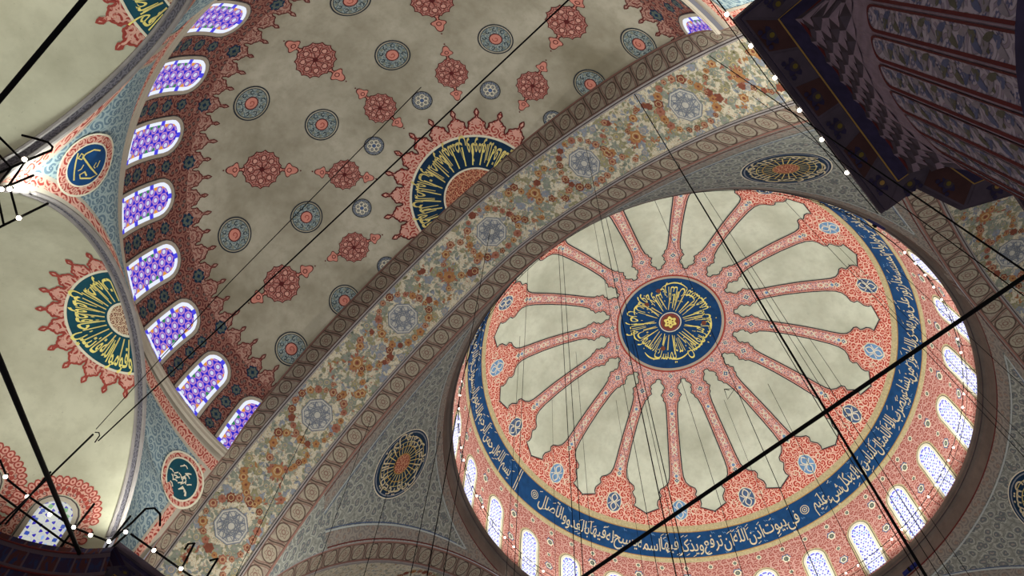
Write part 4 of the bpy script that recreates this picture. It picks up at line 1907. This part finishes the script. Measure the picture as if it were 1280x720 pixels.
    revolve(mb, [(w_, 16.95), (4.42 * rr, 16.95), (4.36 * rr, 16.9), (4.36 * rr, 16.72), (4.45 * rr, 16.6), (4.62 * rr, 16.2), (4.75 * rr, 15.8), (4.9 * rr, 15.3), (w_ + .02, 14.6), (w_ + .02, 12.8)],
            'brick_cornice', 60, c2x, c2y, base - pi / 2 - (.16 if e == 1 else 0), base + pi / 2)
    for z_, r_ in ((16.72, 4.36), (16.2, 4.61), (15.8, 4.74)):
        mb.tube([(c2x + r_ * rr * cos(base - pi / 2 + pi * i / 50), c2y + r_ * rr * sin(base - pi / 2 + pi * i / 50), z_) for i in range(51)], .025, 'dark_red', 5)
    structure(mb.build('cornice_exedra'), {1: 'dark painted cornice curving under the left exedra windows', 0: 'cornice under the upper left exedra, outside the frame'}[e], 'cornice')

# ------------------------------------------------------------------ PIERS
PC = 14.62
PR = 3.9


def cap_poly(a, b, c, d):
    """eight-armed outline: arms of half width a reaching b, re-entrant at c, diagonal tip at d"""
    q = [(-a, b), (a, b), (a, c), (d, d), (c, a), (b, a)]
    P = []
    for k in range(4):
        for x, y in q[:1] + q[1:5]:
            pass
    one = [(a, b), (a, c), (d, d), (c, a), (b, a)]
    for k in range(4):
        for x, y in one:
            for _ in range(k):
                x, y = y, -x
            P.append((x, y))
    return P


OUT = cap_poly(2.52, 4.72, 3.92, 3.50)
MID = cap_poly(2.08, 4.22, 3.42, 3.12)
INN = cap_poly(1.92, 3.98, 3.22, 2.95)


def circle_match(P, r):
    """points of circle r at the same directions as P"""
    return [(r * x / hypot(x, y), r * y / hypot(x, y)) for x, y in P]


def densify(P, n):
    o = []
    for i in range(len(P)):
        a, b = P[i], P[(i + 1) % len(P)]
        for j in range(n):
            f = j / n
            o.append((a[0] * (1 - f) + b[0] * f, a[1] * (1 - f) + b[1] * f))
    return o


def poly_band(mb, P0, z0, P1, z1, mat, close=True):
    n = len(P0)
    for i in range(n):
        j = (i + 1) % n
        mb.face([(*P0[i], z0), (*P0[j], z0), (*P1[j], z1), (*P1[i], z1)], [(i * .3, 0), (i * .3 + .3, 0), (i * .3 + .3, .5), (i * .3, .5)], mat)


def cap_builder():
    """pier capital about its own axis, z absolute"""
    out = {}
    mb = MB()
    poly_band(mb, OUT, 17.50, MID, 17.42, 'tile_grey')
    poly_band(mb, OUT, 17.50, OUT, 17.62, 'purple_strip')
    poly_band(mb, [(x * 1.02, y * 1.02) for x, y in OUT], 17.62, [(x * 1.02, y * 1.02) for x, y in OUT], 17.80, 'tile_grey')
    poly_band(mb, OUT, 17.62, [(x * 1.02, y * 1.02) for x, y in OUT], 17.62, 'tile_grey')
    # top
    for i in range(len(OUT)):
        j = (i + 1) % len(OUT)
        mb.face([(OUT[i][0] * 1.02, OUT[i][1] * 1.02, 17.8), (OUT[j][0] * 1.02, OUT[j][1] * 1.02, 17.8), (0, 0, 17.8)], [(0, 0), (1, 0), (0, 1)], 'stone_band')
    out['slab'] = mb
    mb = MB()
    poly_band(mb, MID, 17.42, INN, 17.12, 'purple_strip')
    n = len(MID)
    for P, z, r_, mt in ((MID, 17.42, .022, 'ochre_line'), (INN, 17.12, .035, 'dark_red'), ([(x * .985, y * .985) for x, y in INN], 17.06, .02, 'red_line')):
        mb.tube([(x, y, z) for x, y in P] + [(*P[0], z)], r_, mt, 5, False)
    out['blue_strip'] = mb
    # flower tiles on the underside
    mb = MB()
    rnd = random.Random(8)
    for i in range(n):
        a, b = OUT[i], OUT[(i + 1) % n]
        c, d = MID[i], MID[(i + 1) % n]
        L = hypot(b[0] - a[0], b[1] - a[1])
        if L < .75: m_ = 1
        else: m_ = max(1, round(L / .80))
        for j in range(m_):
            f0, f1 = (j + .04) / m_, (j + .96) / m_
            def pt(f, g, off):
                x = (a[0] * (1 - f) + b[0] * f) * (1 - g) + (c[0] * (1 - f) + d[0] * f) * g
                y = (a[1] * (1 - f) + b[1] * f) * (1 - g) + (c[1] * (1 - f) + d[1] * f) * g
                return (x, y, 17.50 * (1 - g) + 17.42 * g - off)
            q = [pt(f0, .08, .008), pt(f1, .08, .008), pt(f1, .95, .008), pt(f0, .95, .008)]
            mt = 'tile_brown' if (i + j) % 2 else 'tile_grey'
            mb.face(q, [(0, 0)] * 4, mt)
            ctr = pt((f0 + f1) / 2, .5, .012)
            Mz = lambda x, y, off: (ctr[0] + x, ctr[1] + y, ctr[2] - off)
            rr = .17
            mb.disc(Mz, 0, 0, lambda t: rr * (1 + .25 * cos(6 * t)), 'purple_strip', .004, 24, 1)
            mb.disc(Mz, 0, 0, rr * .62, 'cell_dark', .007, 14, 1)
            mb.disc(Mz, 0, 0, rr * .30, 'yellow_heart' if mt == 'tile_brown' or rnd.random() < .5 else 'ochre_line', .010, 10, 1)
            for q_ in range(4):
                aa = q_ * pi / 2 + pi / 4
                mb.disc(Mz, .25 * cos(aa), .2 * sin(aa), .05, 'purple_strip', .004, 6, 1)
    out['flower_tiles'] = mb
    # stalactite zone: rows of little faceted cells growing from the shaft to the cornice
    mb = MB()
    NCELL = 56
    rows = 4
    ID = densify(INN, 1)

    def inn_r(a):
        # radius of INN in direction a
        best = 4.0
        for i in range(n):
            (x0, y0), (x1, y1) = INN[i], INN[(i + 1) % n]
            dx, dy = cos(a), sin(a)
            ex_, ey = x1 - x0, y1 - y0
            den = dx * ey - dy * ex_
            if abs(den) < 1e-9: continue
            t = (x0 * ey - y0 * ex_) / den
            s_ = (x0 * dy - y0 * dx) / den
            if t > 0 and -1e-6 <= s_ <= 1 + 1e-6: best = t
        return best
    for r_ in range(rows):
        z0, z1 = 15.78 + r_ * .345, 15.78 + (r_ + 1) * .345
        for c in range(NCELL):
            a0, a1 = 2 * pi * (c + .5 * (r_ % 2)) / NCELL, 2 * pi * (c + 1 + .5 * (r_ % 2)) / NCELL
            am = (a0 + a1) / 2

            def rad(a, f, g=0.0):
                f = min(1, max(0, f))
                return max(PR, PR * (1 - f) + max(PR - .0, inn_r(a)) * f) + g
            lo = (r_) / rows
            hi = (r_ + 1) / rows
            p0, p1 = rad(a0, lo), rad(a1, lo)
            q0, q1 = rad(a0, hi), rad(a1, hi)
            qm = rad(am, hi, .07)
            pm = rad(am, lo, .02)
            P = [(p0 * cos(a0), p0 * sin(a0), z0 + .12), (pm * cos(am), pm * sin(am), z0), (p1 * cos(a1), p1 * sin(a1), z0 + .12),
                 (q1 * cos(a1), q1 * sin(a1), z1), (qm * cos(am), qm * sin(am), z1 - .03), (q0 * cos(a0), q0 * sin(a0), z1)]
            cc = rad(am, (lo + hi) / 2, .05)
            C = (cc * cos(am), cc * sin(am), (z0 + z1) / 2 + .02)
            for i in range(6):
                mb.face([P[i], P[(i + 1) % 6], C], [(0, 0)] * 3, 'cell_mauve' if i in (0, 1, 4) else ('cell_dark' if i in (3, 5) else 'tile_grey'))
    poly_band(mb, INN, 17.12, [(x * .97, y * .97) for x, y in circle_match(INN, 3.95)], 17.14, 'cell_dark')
    out['stalactite_zone'] = mb
    return out


def shaft_builder(first_angle, nfl=50, z0=0.0):
    mb = MB()
    fl = MB()
    step = 2 * pi / nfl
    n = nfl * 8

    def fr(a):
        f = ((a - first_angle) / step) % 1.0
        return PR - .07 * sin(pi * f) ** .8

    def fn(a, b):
        an = first_angle + 2 * pi * a
        z = z0 + (15.9 - z0) * b
        r_ = fr(an)
        f = ((an - first_angle) / step) % 1.0
        if z > 15.4: r_ = PR
        return (r_ * cos(an), r_ * sin(an), z), (an * PR, z)
    mb.grid(fn, n, 30, 'tile_grey' if False else 'cell_mauve')
    cl = MB()
    for (za, zb, rr) in ((10.35, 10.75, PR + .05), (10.0, 10.35, PR + .08)):
        cl.grid(lambda a, b: ((rr * cos(2 * pi * a), rr * sin(2 * pi * a), za + (zb - za) * b), (a * 24, b)), 120, 1, 'purple_strip' if za > 10.2 else 'dark_red')
    # painted flute panels on the visible side
    def panel(i):
        ac = first_angle + (i + .5) * step
        hw = step * PR * .40
        rr = PR - .03

        def M(x, y, off):
            a = ac - x / PR
            r_ = fr(a) + off
            return (r_ * cos(a), r_ * sin(a), y)
        zt, zb = 15.32, 10.85
        p = MB()
        pts = [(-hw, zb)]
        for q in range(11):
            t = pi - pi * q / 10
            pts.append((hw * cos(t), zt - 2 * hw + 2 * hw * sin(t)))
        pts.append((hw, zb))

        def pf(a, b):
            x = -hw + 2 * hw * a
            top = zt - 2 * hw + 2 * sqrt(max(hw * hw - x * x, 0))
            y = zb + (top - zb) * b
            return M(x, y, .012), (x + i * 1.7, y)
        p.grid(pf, 6, 22, 'flute_foliage')
        p.ribbon(M, pts, .045, 'dark_red', .022)
        # curling leaves and bells
        rnd = random.Random(100 + i)
        y = zb + .25
        j = 0
        while y < zt - .35:
            sg = 1 if j % 2 else -1
            cv = [(sg * (-.14 + .13 * t), y + .26 * sin(t * 1.3) - .05) for t in (0, .5, 1, 1.5, 2)]
            p.ribbon(M, cv, lambda t: .11 * sin(pi * min(.95, t + .05)) + .02, ('cream_leaf', 'olive_dark', 'bell_blue')[j % 3], .018)
            p.disc(M, sg * .05, y + .2, lambda t: .085 * (1 + .3 * cos(3 * t)), ('bell_blue', 'cream_leaf', 'olive_dark')[j % 3], .02, 12, 1)
            y += .30
            j += 1
        return p
    return mb, cl, panel


flat('cream_leaf', '#877d83', var=.15)
flat('olive_dark', '#5f5b4c', var=.2)
flat('bell_blue', '#585c78', var=.2)
PIERN = [((-PC, -PC), 'near_pier', 'fluted mauve pier with a dark star-shaped capital filling the upper right corner'),
         ((-PC, PC), 'far_pier', 'far left pier whose dark capital tip pokes up at the bottom left'),
         ((PC, -PC), 'east_pier', 'pier beyond the right edge'), ((PC, PC), 'north_pier', 'pier hidden below the frame')]
capm = {nm: b.build(nm, mesh_only=True) for nm, b in cap_builder().items()}
vdir = atan2(CAM.y + PC, CAM.x + PC)
first = vdir + R(9.2)
shaft, collar, panel = shaft_builder(first)
shm = shaft.build('pier_shaft', mesh_only=True)
clm = collar.build('collar', mesh_only=True)
for i, ((x, y), nm, lab) in enumerate(PIERN):
    o = bpy.data.objects.new('pier', shm)
    COL.objects.link(o)
    o.location = (x, y, 0)
    structure(o, lab, 'pier')
    for pn, me in capm.items():
        c = bpy.data.objects.new(pn, me)
        COL.objects.link(c)
        c.parent = o
    c = bpy.data.objects.new('collar', clm)
    COL.objects.link(c)
    c.parent = o
    if i == 0:
        for q in range(-10, 12):
            pb = panel(q)
            po = pb.build('flute_panel', o)

# ------------------------------------------------------------------ GALLERY RAIL AND BULBS
def bulb_mesh():
    mb = MB()
    mb.sphere((0, 0, .0), .055, 'bulb_glow', 10, 6)
    mb.tube([(0, 0, .045), (0, 0, .12)], .028, 'iron', 6)
    return mb.build('light_bulb', mesh_only=True)


BM = bulb_mesh()


def bulb(p, parent, s=1.0):
    o = bpy.data.objects.new('light_bulb', BM)
    COL.objects.link(o)
    o.location = p
    o.scale = (s, s, s)
    o.parent = parent
    return o


def nth(i):
    return ORD[i] if i < 20 else '%d%s' % (i + 1, {1: 'st', 2: 'nd', 3: 'rd'}.get((i + 1) % 10, 'th'))


mb = MB()
RR, RZ = 11.5, 33.2
mb.tube([(RR * cos(R(a)), RR * sin(R(a)), RZ + .06) for a in range(0, 361, 3)], .018, 'iron', 5)
mb.tube([(RR * cos(R(a)), RR * sin(R(a)), RZ - .30) for a in range(0, 361, 3)], .012, 'iron', 5)
rail = mb.build('gallery_rail')
tag(rail, 'thin black rail circling the foot of the great dome, strung with bulbs', 'railing')
mb = MB()
for a in range(0, 360, 6):
    x, y = cos(R(a)), sin(R(a))
    mb.tube([(11.85 * x, 11.85 * y, 32.5), (RR * x, RR * y, 32.9), (RR * x, RR * y, 33.3)], .014, 'iron', 5)
po = mb.build('bracket', rail)
tag(po, kind='stuff')
n = 0
for k in range(100):
    az = -98 + 3.6 * k
    if az > 146: break
    if 14 < az < 66: continue
    side = 'right' if az < 30 else 'left'
    bulb((RR * cos(R(az)), RR * sin(R(az)), RZ), rail, .85)
    n += 1

# string of bulbs on the near pier capital
mb = MB()
pts = [(-17.32, -9.80, 17.86), (-16.54, -9.80, 17.84), (-15.73, -9.80, 17.84), (-14.88, -9.80, 17.84), (-14.09, -9.80, 17.84), (-13.17, -9.80, 17.84), (-12.37, -9.90, 17.86)]
mb.tube([(-17.9, -9.8, 17.9)] + pts + [(-11.9, -10.0, 17.9)], .014, 'iron', 5)
mb.tube([(-17.9, -9.72, 18.02), (-15, -9.66, 17.98), (-11.9, -9.8, 18.0)], .010, 'iron', 5)
o = mb.build('cable')
tag(o, 'black cable with bulbs along the edge of the dark pier capital', 'cable')
for i, p in enumerate(pts):
    bulb((p[0], p[1] + .02, p[2] - .02), o, .8)

# lamp frames of black rods
def rod(name, pts, r, label, cat='rod', group=None):
    mb = MB()
    c = Vector(pts[0])
    mb.tube(pts, r, 'iron', 6)
    o = mb.build(name, None, True, loc=tuple(c))
    tag(o, label, cat, group)
    return o


Z = 17.1
F1 = [[(-20.77, 9.24), (-20.3, 9.6), (-19.7, 9.63), (-18.35, 9.57), (-17.5, 9.24)], [(-17.31, 8.62), (-15.73, 8.55), (-14.9, 8.5)], [(-21.2, 10.1), (-20.17, 10.15), (-18.27, 10.14), (-17.36, 9.78)],
      [(-19.57, 10.81), (-19.75, 8.59)], [(-18.18, 10.68), (-18.47, 8.56)], [(-17.25, 10.34), (-17.49, 9.26), (-17.65, 8.17)], [(-17.34, 9.76), (-17.36, 8.72)],
      [(-17.5, 9.24), (-17.5, 8.3), (-17.54, 7.7), (-17.41, 7.51), (-17.2, 7.55), (-16.98, 7.84)], [(-15.79, 8.41), (-16.06, 7.61), (-16.15, 7.75), (-16.1, 7.95)], [(-15.03, 8.66), (-15.36, 7.54), (-15.45, 7.75)]]
mb = MB()
for q in F1:
    mb.tube([(x, y, Z) for x, y in q], .028, 'iron', 6)
# stays fixing the frame to the capital
mb.tube([(-17.25, 10.1, 17.55), (-17.3, 9.76, Z)], .02, 'iron', 5)
mb.tube([(-15.2, 9.95, 17.6), (-15.4, 8.55, Z)], .02, 'iron', 5)
fr1 = mb.build('lamp_frame')
tag(fr1, 'black rod lamp frame at bottom left above the dark capital tip', 'lamp frame')
for i, p in enumerate([(-20.4, 9.53), (-19.7, 9.63), (-19.01, 9.66), (-18.38, 9.53), (-17.95, 9.41), (-17.52, 9.21), (-17.43, 8.64), (-16.6, 8.56), (-15.77, 8.5)]):
    bulb((p[0], p[1], Z - .03), fr1, .9)
F2 = [[(-25.2, 4.2), (-24.81, 3.09), (-24.59, 2.47), (-24.37, 1.9), (-24.39, 1.82), (-24.51, 1.81), (-24.68, 1.91), (-24.95, 2.09)], [(-25.6, 2.45), (-25.22, 2.47), (-24.59, 2.52), (-24.53, 3.22)],
      [(-25.5, 2.75), (-25.01, 2.79), (-24.71, 2.83), (-24.69, 3.42)], [(-24.8, 3.75), (-24.51, 3.14), (-24.31, 2.61)], [(-24.45, 3.25), (-24.02, 3.63)], [(-24.6, 5.3), (-24.14, 4.11), (-24.0, 3.66), (-23.76, 2.89)],
      [(-24.7, 3.45), (-24.5, 3.62), (-24.1, 4.02)]]
mb = MB()
for q in F2:
    mb.tube([(x, y, Z) for x, y in q], .026, 'iron', 6)
fr2 = mb.build('lamp_frame')
tag(fr2, 'black rod lamp frame at the left edge in front of the bright pendentive tip', 'lamp frame')
for i, p in enumerate([(-24.62, 2.45), (-24.47, 3.22), (-24.58, 3.35), (-23.98, 3.61)]):
    bulb((p[0], p[1], Z - .03), fr2, .9)

# big stays and tie rods
rod('tie_rod', [(-9.35, -13.0, 17.0), (-8.85, 0, 17.0), (-9.0, 13.0, 17.0)] if False else [(-9.37, -13.4, 17.0), (-8.98, 2.9, 17.0), (-8.75, 13.0, 17.0)], .052, 'thick black tie rod crossing the main dome from bottom centre to the right edge', 'tie rod')
rod('stay_cable', [(-24.0, -1.2, 10.4), (-21.79, 2.6, 12.6), (-17.5, 10.35, 17.1)], .055, 'thick black stay slanting down the left edge across the exedra', 'cable')
rod('tie_rod', [(-24.05, 5.0, 12.0), (-23.95, -9.0, 12.0)], .040, 'black tie rod across the top left corner', 'tie rod')
rod('wire', [(-19.62, -11.0, 17.0), (-19.55, 1.11, 17.0), (-19.53, 6.85, 17.0)], .016, 'long black wire running from the left exedra over the half dome to the top', 'wire')
rod('wire', [(-19.72, 6.80, 17.0), (-19.69, 8.69, 17.0), (-19.66, 11.3, 17.0)], .024, 'thicker black wire end in front of the left exedra, below the small hook', 'wire')
rod('wire', [(-20.28, -4.6, 17.0), (-20.09, 1.4, 17.0), (-19.76, 6.62, 17.0)], .009, 'faint thin wire beside the long black one, over the plaster of the half dome', 'wire')
rod('wire_hook', [(-19.72, 6.71, 17.0), (-19.66, 6.62, 16.97), (-19.6, 6.66, 16.95), (-19.56, 6.9, 16.95)], .014, 'small black hook joining two wires in front of the left exedra', 'hook')

# hanging chandelier wires: top point, thickness, where it passes
HW = [((-15.30, -7.24, 27.70), .016, 'dark wire hanging from the floral arch, crossing the dome right of the crown roundel'),
      ((-15.21, -9.57, 25.28), .014, 'dark wire hanging from the floral arch past the upper oval roundel to the right'),
      ((-14.68, -4.79, 29.37), .011, 'fine wire hanging from the pale octagon above the main dome'),
      ((-14.27, .28, 31.01), .013, 'dark wire hanging from the centre of the crown octagon'),
      ((-13.57, -9.79, 24.99), .010, 'fine wire hanging beside the upper oval navy roundel'),
      ((-10.84, 7.87, 27.14), .014, 'dark wire hanging in front of the lower left oval roundel'),
      ((-9.6, 7.2, 29.0), .018, 'thicker dark wire just right of the lower left oval roundel'),
      ((-12.52, 7.73, 27.27), .011, 'fine wire hanging left of the lower left oval roundel'),
      ((-14.2, 8.9, 26.0), .012, 'dark wire hanging from the floral arch near the bottom left'),
      ((-8.92, 1.14, 41.07), .016, 'left wire of the vertical pair over the left side of the main dome'),
      ((-8.63, 1.10, 41.34), .016, 'right wire of the vertical pair over the left side of the main dome'),
      ((-8.79, -1.17, 41.19), .012, 'fine wire from the dome top edge past the left of the crown roundel'),
      ((-8.59, -1.82, 41.27), .018, 'dark wire from the dome top edge to the crown roundel'),
      ((-7.77, -4.30, 41.18), .012, 'fine wire from the dome top edge over the right of the crown roundel'),
      ((-6.52, -6.41, 40.93), .012, 'fine wire crossing the upper right ribs'),
      ((-3.76, -9.16, 40.08), .012, 'fine wire over the far upper right panels of the dome'),
      ((-9.38, 2.86, 40.2), .012, 'fine wire at the far left of the dome panels'),
      ((-2.84, -5.35, 43.1), .018, 'dark wire falling right of the crown roundel to bottom right'),
      ((-.7, -5.49, 43.34), .014, 'fine wire second to the right of the crown roundel'),
      ((-6.32, 6.19, 41.21), .012, 'fine wire over the left rib ends'),
      ((-2.64, 5.13, 43.24), .012, 'fine wire left below the crown roundel'),
      ((-.43, 2.56, 44.23), .018, 'dark wire from the lower left edge of the crown roundel'),
      ((3.07, 1.69, 44.03), .018, 'dark wire from the lower edge of the crown roundel'),
      ((5.68, .53, 43.26), .012, 'fine wire below right of the crown roundel'),
      ((6.2, -2.14, 42.84), .016, 'dark wire over the lower right ribs'),
      ((1.48, 5.44, 43.3), .012, 'fine wire over the lower left ribs'),
      ((-1.7, 7.82, 41.91), .010, 'hair-thin wire near the lower left lozenges'),
      ((4.75, -5.69, 42.33), .014, 'dark wire over the right ribs'),
      ((1.32, -9.66, 40.27), .012, 'fine wire by the right inscription band'),
      ((-.34, -9.77, 40.24), .010, 'hair-thin wire by the right inscription band'),
      ((1.36, -11.1, 37.9), .014, 'dark wire crossing the right inscription band'),
      ((-11.2, 3.6, 33.0), .014, 'dark wire at the left rim of the main dome')]
for (p, r_, lab) in HW:
    o = rod('hanging_wire', [p, (p[0], p[1], 5.0)], r_ * .8, lab, 'wire', 'chandelier wires hanging from the vaults')
# small hook left hanging in a dome panel
v = Vector((3.6, -.6, 40.2))
rod('wire_hook', [v + Vector((-.35, .1, .1)), v + Vector((.3, .35, .1)), v + Vector((.0, -.35, .1)), v + Vector((-.35, .1, .1)), v + Vector((.1, .0, .45))], .02,
    'small black triangular hook hanging in a pale dome panel below the crown roundel', 'hook')

# floodlights clamped to the cornice ring
for (r_, z_, an, lab) in ((11.8, 32.2, -110, 'small dark blue floodlight on the dome cornice beside the near pier capital'),
                        (12.0, 31.6, -14.4, 'small dark blue floodlight on the dome cornice at the bottom right')):
    mb = MB()
    mb.box((-.42, -.08, -.10), (.42, .08, .10), 'flood_blue')
    mb.box((-.38, -.10, -.07), (.38, -.08, .07), 'navy')
    o = mb.build('floodlight')
    o.location = (r_ * cos(R(an)), r_ * sin(R(an)), z_)
    o.rotation_euler = (0, 0, R(an) + pi / 2)
    tag(o, lab, 'floodlight', None)
    mb = MB()
    mb.box((-.06, .06, -.14), (.06, .16, .04), 'iron')
    mb.build('clamp', o)
